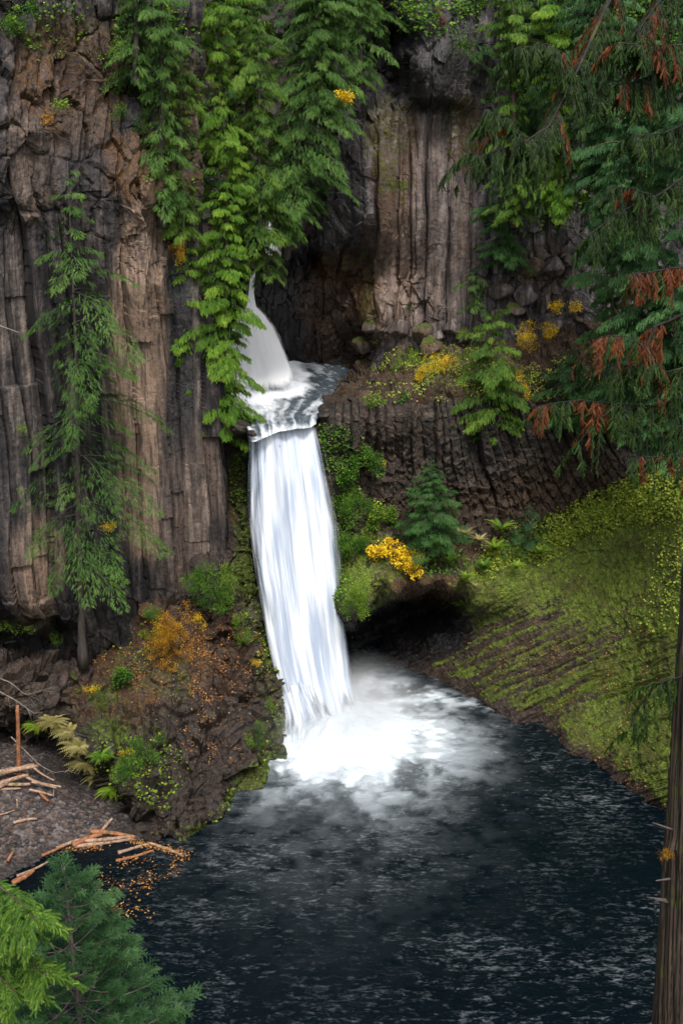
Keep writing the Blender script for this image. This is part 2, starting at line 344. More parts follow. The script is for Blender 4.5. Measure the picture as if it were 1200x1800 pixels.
r1_left = poly([(-300, 520), (190, 545), (210, 555), (425, 556), (450, 500), (470, 452), (490, 400), (800, 380)])
us = axis(0, 0, [(0, 700, 1.7), (700, 960, 7)]); us = us / us[-1]
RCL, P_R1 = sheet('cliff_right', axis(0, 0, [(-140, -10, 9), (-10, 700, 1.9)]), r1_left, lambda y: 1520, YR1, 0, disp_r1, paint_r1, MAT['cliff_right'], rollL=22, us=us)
# ------------------------------------------------------------------ ledge, lower right cliff, cave and the mossy bank (one face down to the pool)
PTS_R2 = [(380, 720, 84), (380, 900, 84.5), (380, 1200, 86), (400, 735, 84.4), (412, 745, 0, 24.35), (425, 762, 0, 23.7), (405, 800, 84), (420, 950, 83.6), (430, 780, 84.3), (440, 1100, 85),
    (450, 764, 0, 23.3), (500, 751, 0, 23.3), (550, 737, 0, 23.3), (500, 700, 0, 22.9), (450, 650, 0, 22.5), (570, 690, 0, 23.2), (600, 655, 0, 23.3), (500, 620, 112), (380, 600, 108),
    (500, 775, 85), (560, 760, 85), (500, 900, 85.5), (500, 1100, 86), (500, 1300, 87), (400, 1300, 86),
    (566, 722, 0, 24.2), (585, 700, 0, 24.4), (615, 672, 0, 24.5), (632, 650, 0, 24.6), (650, 630, 0, 25.3), (655, 600, 99.2), (700, 600, 98.8), (800, 600, 97.4), (900, 600, 96), (1000, 570, 95.5), (1100, 560, 92), (1200, 520, 90), (1500, 450, 84),
    (640, 690, 90), (700, 670, 92), (800, 650, 92.3), (950, 630, 92), (1050, 640, 90), (1200, 640, 85),
    (575, 738, 84.7), (600, 716, 86), (650, 706, 86.7), (700, 702, 87), (800, 702, 88), (900, 695, 88), (1000, 700, 87.4), (1100, 720, 86), (1200, 730, 84), (1500, 640, 80),
    (600, 800, 85.2), (600, 900, 84.9), (600, 1000, 84), (640, 850, 86), (650, 930, 85), (700, 800, 87.2), (700, 900, 87.2), (850, 800, 87.6), (850, 900, 88), (1000, 800, 88), (1040, 850, 88), (1100, 790, 88), (1200, 780, 87),
    (650, 960, 84.2), (700, 990, 83.6), (750, 1000, 83.6), (800, 940, 86.5), (800, 1000, 84.4), (850, 935, 87.4),
    (600, 1100, 83.4), (620, 1102, 82.6), (650, 1072, 82.0), (700, 1050, 81.8), (750, 1036, 82), (790, 1038, 82.6), (830, 1062, 84), (670, 1040, 82.2), (720, 1018, 82.2), (770, 1012, 82.6), (610, 1116, 91), (635, 1104, 92), (654, 1080, 92), (704, 1058, 93), (754, 1044, 93), (796, 1050, 90), (840, 1085, 87), (880, 1085, 86),
    (700, 1120, 93), (760, 1110, 90), (820, 1120, 87.2), (600, 1150, 93), (620, 1160, 92), (640, 1165, 0, -.2), (700, 1170, 0, -.1), (720, 1150, 0, .6), (760, 1150, 0, 1.4), (800, 1155, 0, 1.8),
    (900, 940, 87.6), (1000, 905, 87.8), (1050, 875, 87.2), (1120, 830, 86), (1200, 795, 84.5), (1350, 750, 80), (1500, 700, 77),
    (900, 1050, 84.7), (850, 1010, 85.6), (1050, 980, 84.6), (1050, 1060, 82.3), (1200, 900, 80), (1200, 1000, 76), (1100, 1120, 79), (1200, 1200, 70.5), (1170, 1350, 67.5), (1100, 1240, 75.5), (1000, 1200, 79.8), (900, 1150, 83), (950, 1260, 79.5),
    (760, 1190, 0, -.05), (800, 1212, 0, 0), (900, 1270, 0, 0), (1000, 1322, 0, 0), (1100, 1380, 0, 0), (1170, 1425, 0, 0), (1300, 1500, 0, 0), (1500, 1600, 0, 0),
    (700, 1230, 88), (800, 1280, 84), (900, 1340, 79), (1000, 1400, 74.5), (1100, 1460, 70), (1170, 1510, 66.5), (1300, 1600, 61), (1350, 1300, 64), (1350, 1000, 70), (1500, 1300, 58), (1500, 1000, 64), (600, 1260, 92)]
YR2 = RBF(PTS_R2)
def disp_r2(P, PX, PY):
    X, Y, Z = P[..., 0], P[..., 1], P[..., 2]
    k = np.clip((PX - 700) / 400, 0, 1.2)
    wx = X + (Z - 24) * .62 * k + .25 * fbm(X * .3, Y * .1, Z * .2, 3, 203) + .15 * fbm(X * 1.1, 0 * Y, Z * .8, 3, 205)
    a1, c1, h1 = columns(wx / .72, Z, 221, 7.0); fa, fc = facets(X * .7, Y * .5, Z * .7, 241, 1.2); fb, fd = facets(X * 1.7, Y * 1.2, Z * 1.7, 247, 1.3)
    colm = sstep(560, 640, PX) * sstep(700, 715, PY) * sstep(1000, 860, PY + .0 * PX) * sstep(1130, 1040, PX)
    bank = sstep(-20, 40, (PX - 800) * .35 + (PY - 980)) * sstep(780, 840, PX) + sstep(1130, 1160, PY) * sstep(600, 640, PX)
    bank = np.clip(bank, 0, 1)
    ledge = sstep(712, 700, PY)
    fall = sstep(570, 560, PX)
    # the bank: thin flow-like ribs running down and left
    ax, ay = X, Y
    q = X * .75 + Y * .65 + 1.2 * fbm(X * .15, Y * .15, Z * .1, 3, 261)
    q2 = -X * .5 + Y * .5 + Z * .9
    rib = fbm(q * .55 + 0 * q2, q2 * 2.6 + .8 * fbm(X * .4, Y * .4, Z * .4, 3, 262), 0 * q, 4, 263)
    lowb = sstep(770, 860, PY); d = colm * ((1.25 - .5 * lowb) * a1 - .3 * (1 - sstep(0, .3, c1)) + (.08 + .3 * lowb) * (fb - .5)) * (1 - .4 * fall)
    nb = 1 - bank
    bedk = sstep(0, 1, fall * sstep(775, 765, PY))
    d = d + nb * (.12 + .12 * (1 - colm) + .5 * ledge * (1 - bedk)) * (.75 * (fa - .5) + .35 * (fb - .5) - .15 * (1 - sstep(0, .2, fc))) * (1 - .8 * bedk)
    ln = blob(PX, PY, 700, 1045, 110, 28); d = d + ln * .25 * fbm(X * 1.3, Y, Z * .9, 3, 270)
    d = d + bank * (.5 * (1 - .75 * sstep(1180, 1040, PY - (PX - 950) * .1)) * np.abs(rib) * 1.4 + .35 * fbm(X * .25, Y * .25, Z * .3, 3, 264) + .1 * (fb - .5))
    d = d + .09 * fbm(X * 1.8, Y * 1.8, Z * 1.3, 4, 212) * (1 - .8 * bedk) + .05 * fbm(X * 6, Y * 6, Z * 5, 2, 213) * (1 - .8 * bedk)
    return d, (c1, h1, rib, colm, bank, ledge)
def paint_r2(P, PX, PY, cr):
    X, Y, Z = P[..., 0], P[..., 1], P[..., 2]; c1, h1, rib, colm, bank, ledge = cr
    n = fbm(X * .5, Y * .5, Z * .4, 4, 251); n3 = fbm(X * 1.6, Y * 1.6, Z * 1.6, 3, 252)
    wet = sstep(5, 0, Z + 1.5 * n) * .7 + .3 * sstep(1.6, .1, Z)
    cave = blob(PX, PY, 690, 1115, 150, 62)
    dark = .8 * cave * sstep(84, 85, Y) + bank * .25 + wet * bank + .5 * sstep(575, 560, PX) * sstep(760, 780, PY) + .6 * sstep(1060, 1110, PX) * sstep(860, 800, PY) * (1 - ledge) + .35 * colm * sstep(760, 850, PX)  # first term: shade of the cave interior painted into the rock
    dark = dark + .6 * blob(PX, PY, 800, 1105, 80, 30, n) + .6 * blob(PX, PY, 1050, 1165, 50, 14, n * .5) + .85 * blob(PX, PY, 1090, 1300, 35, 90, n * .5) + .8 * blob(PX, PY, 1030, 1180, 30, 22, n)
    rust = .55 * colm * sstep(780, 900, PY + (PX - 900) * .3) + .5 * ledge + .95 * blob(PX, PY, 720, 1035, 120, 30, n * .5) * (1 - cave * sstep(85.5, 87, Y)) + .4 * bank + .7 * blob(PX, PY, 412, 880, 14, 100, n) + .6 * blob(PX, PY, 760, 970, 90, 30, n)
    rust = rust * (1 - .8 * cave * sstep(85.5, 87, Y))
    up = sstep(70, -10, (PY - 1040) - (PX - 900) * .05 + 70 * n)        # upper bank = continuous moss
    up2 = sstep(1020, 1110, PX + 80 * n) * sstep(1180, 1100, PY + 40 * n)
    low = .36 + .4 * sstep(-.15, .25, rib) + .22 * sstep(850, 1100, PX) + .1 * n - .45 * sstep(60, -60, (PY - 1130) - (PX - 700) * .35) * sstep(1000, 900, PX) * 0
    moss = bank * np.maximum(np.maximum(up, up2) * (.68 + .3 * n3), low * sstep(.0, 1.3, Z + n) * (1 - .3 * blob(PX, PY, 960, 1150, 130, 90, n)))
    moss = moss + .5 * sstep(540, 585, PX + 45 * n) * sstep(660, 600, PX + 60 * n) * sstep(715, 750, PY) * (1 - bank) * (.65 + .6 * n3) + .6 * sstep(440, 425, PX) * sstep(402, 412, PX) * sstep(765, 790, PY) * (.6 + .5 * n)
    moss = moss + .36 * ledge * blob(PX, PY, 700, 620, 80, 60, n) + .5 * blob(PX, PY, 650, 1000, 70, 80, n) + .3 * blob(PX, PY, 770, 1030, 40, 20, n) + .42 * ledge * blob(PX, PY, 820, 640, 120, 50, n)
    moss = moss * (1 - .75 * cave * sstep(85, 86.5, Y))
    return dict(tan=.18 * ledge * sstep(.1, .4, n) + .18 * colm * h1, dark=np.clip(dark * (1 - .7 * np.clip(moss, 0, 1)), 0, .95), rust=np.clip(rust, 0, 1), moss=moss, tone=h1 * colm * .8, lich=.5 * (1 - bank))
us = axis(0, 0, [(0, 820, 1.75), (820, 1120, 6)]); us = us / us[-1]
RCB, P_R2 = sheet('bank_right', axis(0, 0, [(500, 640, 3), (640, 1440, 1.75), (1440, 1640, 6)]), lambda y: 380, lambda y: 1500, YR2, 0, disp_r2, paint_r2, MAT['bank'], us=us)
# ------------------------------------------------------------------ left buttress
YL2 = RBF([(-400, 1100, 66), (-400, 1300, 66), (-400, 1600, 66), (-400, 900, 70), (0, 1120, 80), (100, 1120, 80), (0, 1172, 74.6), (60, 1175, 74.4), (140, 1160, 78), (140, 1178, 75.4), (205, 1120, 80), (205, 1150, 76.4), (240, 1050, 81), (250, 1075, 77.7), (300, 1020, 81.5), (305, 1042, 79), (345, 970, 83), (355, 992, 80), (400, 920, 84), (405, 960, 81.2),
    (0, 1200, 73.4), (60, 1230, 72.6), (0, 1275, 73), (0, 1300, 77), (130, 1200, 74.6), (200, 1200, 75), (300, 1150, 77), (350, 1080, 78.6), (430, 1000, 81.2), (440, 940, 82.3), (300, 1250, 72.6), (400, 1200, 75.6), (380, 1120, 77.8), (462, 1200, 77.4), (470, 1130, 79.4), (455, 1050, 81), (490, 1280, 75.6), (498, 1240, 76.6),
    (400, 1300, 71), (300, 1350, 68.6), (450, 1350, 70.4), (488, 1334, 0, 0), (400, 1420, 0, 0), (330, 1478, 0, 0), (250, 1462, 0, .1), (250, 1440, 64.8), (205, 1385, 67), (224, 1425, 65.6), (150, 1335, 69.2), (60, 1262, 71.6), (30, 1270, 73), (60, 1296, 76), (110, 1330, 76), (150, 1368, 76), (185, 1412, 75), (215, 1450, 72), (150, 1450, 75), (0, 1400, 78), (250, 1520, 66), (330, 1540, 62), (400, 1500, 65), (490, 1420, 72)])
def disp_l2(P, PX, PY):
    X, Y, Z = P[..., 0], P[..., 1], P[..., 2]
    fa, fc = facets(X * .5, Y * .4, Z * .5, 341, .9); fb, fd = facets(X * 1.2, Y * 1.0, Z * 1.2, 347, .9); f3, f4 = facets(X * 2.6, Y * 2.2, Z * 2.6, 349, .8)
    soil = np.clip(blob(PX, PY, 270, 1150, 110, 90), 0, 1)
    d = (1 - .75 * soil) * (1.0 * (fa - .5) + .45 * (fb - .5) + .18 * (f3 - .5) - .1 * (1 - sstep(0, .18, fc)) - .05 * (1 - sstep(0, .2, fd)))
    d = d + .35 * fbm(X * .3, Y * .3, Z * .3, 3, 312) + .1 * fbm(X * 2, Y * 2, Z * 2, 4, 313) + soil * .1 * fbm(X * 4, Y * 4, Z * 4, 3, 314)
    return d * sstep(520, 470, PX * .985 + 0 * PY), (soil, fb)
def paint_l2(P, PX, PY, cr):
    X, Y, Z = P[..., 0], P[..., 1], P[..., 2]; soil, fb = cr
    n = fbm(X * .5, Y * .5, Z * .5, 4, 351)
    edge = l2_edge_arr(PY) - PX
    dark = .75 * sstep(73.8, 75, Y) * sstep(1282, 1300, PY) * sstep(300, 240, PX) + .55 * sstep(3.5, 0, Z) + .6 + .3 * n + .4 * sstep(14, 2, edge)
    rust = .8 * soil * sstep(-.35, .15, n) + .55 * blob(PX, PY, 200, 1230, 80, 60, n) + .35 * blob(PX, PY, 380, 1150, 60, 90, n) + .3
    moss = .40 * sstep(70, 25, edge + 60 * n) * sstep(960, 1020, PY) * sstep(1460, 1300, PY) + .36 * sstep(60, 10, edge + 30 * n) * sstep(1300, 1360, PY) + .36 * blob(PX, PY, 230, 1330, 90, 70, n) + .3 * blob(PX, PY, 170, 1250, 70, 60, n) + .55 * sstep(50, 20, edge) * sstep(1060, 1000, PY)
    moss = moss + .3 * blob(PX, PY, 310, 1460, 60, 20, n) + .4 * blob(PX, PY, 240, 1180, 110, 80, 1.6 * n + .3) + .3 * sstep(.1, .4, n) * sstep(1050, 1120, PY)
    return dict(tan=.3 * blob(PX, PY, 70, 1200, 90, 50, n) * sstep(.3, .8, fb), dark=np.clip(dark * (1 - .6 * np.clip(moss, 0, 1)) * (1 - .8 * soil), 0, .92), rust=np.clip(rust, 0, 1), moss=moss, tone=0 * PX, lich=.6)
l2_pts = [(880, 425), (930, 440), (1000, 446), (1050, 455), (1100, 466), (1130, 474), (1170, 484), (1210, 494), (1260, 501), (1290, 499), (1330, 490), (1360, 462), (1400, 425), (1440, 390), (1480, 345), (1520, 330), (1560, 320)]
l2_edge = poly(l2_pts)
l2_edge_arr = lambda y: np.interp(y, [p[0] for p in l2_pts], [p[1] for p in l2_pts])
us = axis(0, 0, [(0, 80, 6), (80, 330, 1.4), (330, 580, 1.2)]); us = us / us[-1]
LBT, P_L2 = sheet('outcrop_left', axis(0, 0, [(880, 1040, 2), (1040, 1500, 1.6), (1500, 1560, 5)]), lambda y: -120, l2_edge, YL2, 0, disp_l2, paint_l2, MAT['rubble'], roll=12, us=us)
# ------------------------------------------------------------------ forest slope closing the gorge behind
YBK = RBF([(100, -300, 135), (400, -300, 135), (800, -300, 130), (100, 200, 124), (400, 200, 124), (600, 200, 120), (400, 450, 116), (480, 450, 113), (560, 450, 112), (400, 600, 110), (600, 600, 110), (200, 500, 118)])
def disp_bk(P, PX, PY):
    X, Y, Z = P[..., 0], P[..., 1], P[..., 2]; fa, fc = facets(X * .7, Y * .5, Z * .5, 441, .9)
    return .8 * (fa - .5) + 1.2 * fbm(X * .2, Y * .2, Z * .2, 4, 442), None
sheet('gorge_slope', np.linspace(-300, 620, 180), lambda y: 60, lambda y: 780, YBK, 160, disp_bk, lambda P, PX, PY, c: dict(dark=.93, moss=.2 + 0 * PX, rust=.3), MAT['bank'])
#==END TERRAIN==
#==WATER==
def foam_nodes(m): pass
# lower pool ------------------------------------------------------------
FC = atz(588, 1262, 0.0)
xs = axis(0, 0, [(-60, -16, 1.0), (-16, 22, .13), (22, 60, 1.0)]); yy = axis(0, 0, [(38, 50, .3), (50, 72, .16), (72, 98, .13)])
X, Y = np.meshgrid(xs, yy); dx, dy = X - FC[0], Y - FC[1]; r = np.hypot(dx, dy); th = np.arctan2(dy, dx)
near = np.exp(-r / 14)
rad = .45 * fbm(np.cos(th) * 5, np.sin(th) * 5, r * .25, 4, 501) + .8 * fbm(X * .38, Y * .38, 0 * X, 5, 505, .6); rad2 = .4 * fbm(np.cos(th) * 14, np.sin(th) * 14, r * .5, 3, 502) + .9 * fbm(X * 1.1 + rad, Y * 1.3, 0 * X, 4, 506, .6)
Rf = 6.5 + 1.0 * np.cos(th + .9) + 1.9 * np.clip(-np.sin(th - .15), 0, 1) + 2.8 * rad
core = 1 - sstep(.62, 1.12, r / Rf + .42 * rad2)
hal = 1 - sstep(.75, 2.0, r / (Rf * .95) + .35 * rad)
wav = fbm(X * .22, Y * .5, 0 * X, 4, 511); wav2 = fbm(X * .9 + .3 * wav, Y * 1.9, 0 * X, 4, 512)
Z = .10 * wav + .07 * wav2 * (1 + 1.4 * near) + core * (.9 * np.exp(-(r / 4.2) ** 2) + .45 * rad + .35 * rad2) + hal * (.2 * rad2 + .1 * rad)
arc = fbm(r * 1.1 + .5 * wav, th * 4.0, 0 * r, 3, 513) * sstep(.12, .4, fbm(X * .12, Y * .12, 0 * X, 2, 514) + .15)
shx = X - FC[0]; band = np.exp(-((Y - (FC[1] + 5.2 - .42 * np.clip(shx - 5, 0, 20))) / 1.3) ** 2) * sstep(3, 6, shx) * sstep(17, 8, shx)
apron = np.exp(-((dx / 9) ** 2 + ((dy + 5) / 13) ** 2))
foam = np.clip(core + .5 * hal * sstep(-.3, .45, rad + rad2 * .7) + .12 * hal + .5 * band * sstep(-.1, .4, rad2) + .13 * apron * sstep(-.6, .5, rad2), 0, 1)
m = M_('pool water')
fo = m.attr('foam')
n1 = m.noise(1, mp=(1.0, 2.6, 1), detail=6, rough=.62, dist=.5); n2 = m.noise(1, mp=(.14, .22, 1), detail=3); n3 = m.noise(1, mp=(3.2, 7.5, 1), detail=4, rough=.6, dist=.6)
fl = m.rng(m.math('ADD', m.math('MULTIPLY', n1, .52), m.math('ADD', m.math('MULTIPLY', n3, .40), m.math('MULTIPLY', n2, .28))), .60, .88, 0, .27)  # pale flecks: foam and sky glints painted into the water colour
fl2 = m.math('ADD', fo, m.math('MULTIPLY', fl, m.attr('fleck')), clamp=True)
col = m.mix(fl2, (.001, .004, .006), (.72, .80, .86))
m.set(Base_Color=col, Roughness=m.rng(fl2, 0, .6, .16, .7), Normal=m.bump(m.math('ADD', n1, m.math('MULTIPLY', n3, .5)), .6, .16)); m.bsdf.inputs['IOR'].default_value = 1.33; m.bsdf.inputs['Specular IOR Level'].default_value = .2; m.bsdf.inputs['Specular Tint'].default_value = (.76, .88, 1, 1)
MAT['pool'] = m.m
fleck = sstep(-2, 1, dx * .0 + 0 * r + 1) * (.35 + .65 * sstep(atz(300, 1500, 0)[0], atz(480, 1500, 0)[0] + 2, X)) * (1.0)
fleck = np.clip(fleck * (.45 + .9 * sstep(-.25, .4, fbm(X * .09, Y * .16, 0 * X, 3, 519))), 0, 1)
struct(mesh_np('water', np.stack([X, Y, Z], -1).reshape(-1, 3), grid_faces(*X.shape), MAT['pool'], attrs={'foam': foam, 'fleck': fleck}))
# upper pool ------------------------------------------------------------
def liny(s): return 763 + (732 - 763) * s + 7 * np.sin(s * pi) * 0
ZU = 23.95
v = np.linspace(0, 1, 200)[:, None]; s = np.linspace(0, 1, 170)[None]
lipy = 766 - 31 * s + 2 * np.sin(s * 9) + 1 * np.sin(s * 23)
PY = 622 + (lipy - 622) * v; lft = np.interp(PY, [620, 700, 765], [370, 396, 441]); rgt = np.interp(PY, [620, 650, 700, 732, 765], [690, 650, 600, 556, 550])
PX = lft + (rgt - lft) * s
P = atz(PX, PY, ZU); X, Y = P[..., 0], P[..., 1]
n1 = fbm(X * .5, Y * .35, 0 * X, 4, 521); n2 = fbm(X * 1.8 + Y * .6, Y * .5, 0 * X, 4, 522); n3 = fbm(s * 16 + .8 * n1, v * 3 + 0 * s, 0 * X, 4, 523)
fb = blob(PX, PY, 440, 664, 100, 46, .45 * n1 + .2 * n2); fb2 = blob(PX, PY, 560, 650, 70, 40, n1)
foam = np.clip(fb * 1.0 + (.04 + .30 * sstep(-.2, .5, n2) * (1 - .6 * sstep(.6, .85, v)) + .42 * sstep(-.35, .6, n3) * sstep(.5, .8, v) + .3 * sstep(.95, 1, v)) * (1 - .75 * sstep(560, 620, PX)) + .3 * blob(PX, PY, 430, 712, 50, 22, n2), 0, 1)
P[..., 2] += .12 * n1 + .10 * n2 + .5 * fb * sstep(.3, 0, v) - .5 * sstep(.9, 1.02, v + 0 * s) ** 1.5
m = M_('upper pool water'); fo = m.attr('foam'); n = m.noise(1, mp=(1.6, .8, 1), detail=7, rough=.68, dist=.4)
ff = m.math('ADD', fo, m.math('MULTIPLY', m.math('SUBTRACT', n, .5), .9), clamp=True); ff = m.rng(ff, .0, .85, .03, 1)
m.set(Base_Color=m.mix(ff, (.03, .05, .065), (.84, .88, .93)), Roughness=m.rng(ff, 0, .6, .18, .7), Normal=m.bump(n, .6, .25)); m.bsdf.inputs['IOR'].default_value = 1.33
MAT['upool'] = m.m
struct(mesh_np('upper_water', P.reshape(-1, 3), grid_faces(*X.shape), MAT['upool'], attrs={'foam': foam}))
# falling water -----------------------------------------------------------
def fall_mat(name, body, streak=38.0, lo=(.36, .42, .53), hi=(.76, .79, .83)):
    m = M_(name); S = m.attr('s'); T = m.attr('t'); a = m.attr('alpha')
    cb = m.N.new('ShaderNodeCombineXYZ'); m.L.new(S, cb.inputs[0]); m.L.new(T, cb.inputs[1]); v = cb.outputs[0]
    n1 = m.noise(1, vec=m.map(v, (streak, 1.1, 1)), detail=3, rough=.5); n2 = m.noise(1, vec=m.map(v, (streak * .28, .7, 1)), detail=2); n3 = m.noise(1, vec=m.map(v, (streak * 2.4, 2.0, 1)), detail=3)
    f = m.math('ADD', m.math('MULTIPLY', n1, .4), m.math('ADD', m.math('MULTIPLY', n2, .4), m.math('MULTIPLY', n3, .2)))
    al = m.math('ADD', a, m.math('MULTIPLY', m.math('SUBTRACT', f, .5), m.rng(a, .6, 1.15, 2.6, .25)), clamp=True)
    al = m.rng(al, .02, .85, 0, 1)
    m.set(Base_Color=m.mix(m.rng(f, .40, .60), lo, hi), Roughness=.75, Alpha=al); m.bsdf.inputs['Specular IOR Level'].default_value = .1
    m.bsdf.inputs['Subsurface Weight'].default_value = 0
    return m.m
MAT['fall'] = fall_mat('falling water', 1, 17.0)
MAT['fall2'] = fall_mat('upper falling water', 1, 9.0, lo=(.92, .94, .96), hi=(.98, .985, .99))
def curtain(name, ys, L, R, Yf, alpha, mat, parent, bulge=.7, nu=110, seed=0, dY=0):
    ys = np.asarray(ys, float)[:, None]; s = np.linspace(0, 1, nu)[None]
    l, r = L(ys[:, 0])[:, None], R(ys[:, 0])[:, None]; PX = l + (r - l) * s; t = (ys - ys[0]) / (ys[-1] - ys[0]); PY = ys + 0 * s
    if name in ('curtain', 'thin_veil'): PY = PY + (1 - t) * (-31 * (s - .5) + 2 * np.sin(s * 9) + 1 * np.sin(s * 23) + 4) * np.clip(1 - 0 * t, 0, 1)
    rip = fbm(s * 9 + 0 * t, t * 1.2 + 0 * s, 0 * PX, 4, 530 + seed)
    Y = (Yf(PY, s) if Yf.__code__.co_argcount == 2 else Yf(PY)) - (bulge * sstep(0, .2, t) if Yf.__code__.co_argcount == 2 else bulge) * (1 - (2 * s - 1) ** 2) - .22 * rip + dY
    P = at(PX, PY, Y)
    return mesh_np(name, P.reshape(-1, 3), grid_faces(*PX.shape), mat, parent, attrs={'s': s + 0 * t, 't': (t + 0 * s) * 3 + seed, 'alpha': alpha(s, t)})
wf = empty('waterfall'); tag(wf, 'tall lower waterfall plunging as a white silky curtain into the dark pool', 'waterfall')
cl = poly([(745, 433), (800, 433), (900, 436), (980, 446), (1050, 458), (1100, 466), (1150, 476), (1200, 488), (1262, 500)]); cr_ = poly([(745, 557), (780, 567), (850, 582), (930, 595), (1000, 602), (1080, 610), (1150, 616), (1190, 620), (1262, 640)])
lipY = lambda s: yz(0, 766 - 31 * s + 2 * np.sin(s * 9) + 1 * np.sin(s * 23), ZU - .35)
def Yc(py, s): y0 = lipY(s); k = np.clip((py - (762 - 31 * s)) / 470, 0, 1.2) ** .75; return y0 + .02 + ((78.2 + 2.3 * s) - y0) * k
rows = np.linspace(746, 1262, 200)
def al_main(s, t):
    s = s + .05 * fbm(t * 5 + 0 * s, s * 3 + 0 * t, 0 * (s + t), 3, 540) * sstep(.1, .5, t)
    le = sstep(-.02, .08, s) * .50 + .7 * sstep(.08, .24, s - .06 * (1 - t)); re = 1 - sstep(.82 - .02 * t, 1.0, s)
    a = (le * re) * 1.15
    a = a * (1 - .12 * sstep(.25, 0, t)) + .5 * sstep(.62, .8, t) * sstep(.0, .12, s) * (1 - sstep(.85, 1, s))
    return a * (1 - .9 * sstep(.9, 1, t + .05 * np.sin(s * 17)))
curtain('curtain', rows, cl, cr_, Yc, al_main, MAT['fall'], wf, bulge=.9, seed=0)
curtain('inner_curtain', rows[14:], lambda y: cl(y) + 22, lambda y: cr_(y) - 12, Yc, lambda s, t: .95 * sstep(0, .2, s) * (1 - sstep(.85, 1, s)) + 0 * t, MAT['fall'], wf, bulge=.3, seed=7, dY=.55)
curtain('rock_cascade', np.linspace(1120, 1318, 90), poly([(1120, 470), (1150, 474), (1200, 486), (1260, 498), (1325, 500)]), poly([(1120, 500), (1160, 530), (1200, 560), (1262, 590), (1345, 560)]), lambda py: np.interp(py, [1120, 1200, 1262, 1345], [80.6, 79.3, 77.6, 74.5]) - .2,
        lambda s, t: np.clip(.95 * sstep(0, .08, s) * (1 - sstep(.25, 1, s)) * sstep(0, .3, t) * (1 - .8 * sstep(.55, 1, t)), 0, 1), MAT['fall'], wf, bulge=.8, nu=60, seed=3)
wf2 = empty('waterfall'); tag(wf2, 'short upper waterfall fanning out of a narrow slot into the small upper basin', 'waterfall')
ul = poly([(483, 434), (520, 430), (560, 410), (600, 392), (640, 386), (700, 386)]); ur = poly([(483, 450), (520, 447), (545, 452), (560, 468), (580, 484), (600, 495), (630, 508), (650, 518), (700, 528)])
curtain('curtain', np.linspace(483, 700, 120), ul, ur, lambda py: np.polyval(np.polyfit([0, .26, .49, .68, .84, 1], [106.0, 105.0, 103.0, 100.4, 96.9, 92.2], 3), (py - 483) / 217), lambda s, t: np.clip(1.6 * sstep(0, .08, s) * (1 - sstep(.86, 1, s)) * (1 - sstep(.72, 1, t)), 0, 1.6), MAT['fall2'], wf2, bulge=1.0, nu=60, seed=11)
curtain('upstream_cascade', np.linspace(383, 452, 50), poly([(383, 462), (420, 460), (452, 430)]), poly([(383, 476), (420, 490), (452, 505)]), lambda py: np.interp(py, [383, 430, 452], [113.5, 111, 108.6]) - .5, lambda s, t: np.clip(.9 * sstep(0, .2, s) * (1 - sstep(.6, 1, s)) * (1 - .5 * sstep(.7, 1, t)), 0, 1), MAT['fall2'], wf2, bulge=.5, nu=40, seed=13)
# mist that hangs over the landing
def mist():
    bpy.ops.mesh.primitive_uv_sphere_add(segments=32, ring_count=18, radius=1, location=(0, 0, 0))
    o = bpy.context.object; o.name = 'mist'; c = atz(600, 1262, 0); o.location = (c[0], c[1] - .6, 1.0); o.scale = (9.5, 10, 4.2)
    m = M_('mist'); m.N.remove(m.bsdf); vol = m.N.new('ShaderNodeVolumePrincipled'); m.L.new(vol.outputs[0], m.out.inputs['Volume'])
    vl = m.N.new('ShaderNodeVectorMath'); vl.operation = 'LENGTH'; m.L.new(m.tc, vl.inputs[0])
    g = m.rng(vl.outputs['Value'], 0, 1, 1, 0); g = m.math('POWER', g, 1.5)
    n = m.noise(2.2, detail=3)
    m.L.new(m.math('MULTIPLY', m.math('MULTIPLY', g, m.rng(n, .25, .7, .4, 1.3)), .42), vol.inputs['Density']); vol.inputs['Color'].default_value = (.97, .98, 1, 1)
    o.data.materials.append(m.m); o['kind'] = 'stuff'; return o
mist()
SC.cycles.volume_step_rate = 3; SC.cycles.volume_bounces = 1
#==END WATER==
#==PLANTS==
# ------------------------------------------------------------------ foliage materials
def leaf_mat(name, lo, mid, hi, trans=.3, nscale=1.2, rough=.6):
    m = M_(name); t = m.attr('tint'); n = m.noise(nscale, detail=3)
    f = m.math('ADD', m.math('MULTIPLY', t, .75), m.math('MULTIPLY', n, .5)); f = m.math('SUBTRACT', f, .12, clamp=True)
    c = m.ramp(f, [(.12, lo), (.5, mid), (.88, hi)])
    m.set(Base_Color=c, Roughness=rough); m.bsdf.inputs['Specular IOR Level'].default_value = .25
    tr = m.N.new('ShaderNodeBsdfTranslucent'); m.L.new(c, tr.inputs[0]); mx = m.N.new('ShaderNodeMixShader'); mx.inputs[0].default_value = trans
    m.L.new(m.bsdf.outputs[0], mx.inputs[1]); m.L.new(tr.outputs[0], mx.inputs[2]); m.L.new(mx.outputs[0], m.out.inputs['Surface'])
    return m.m
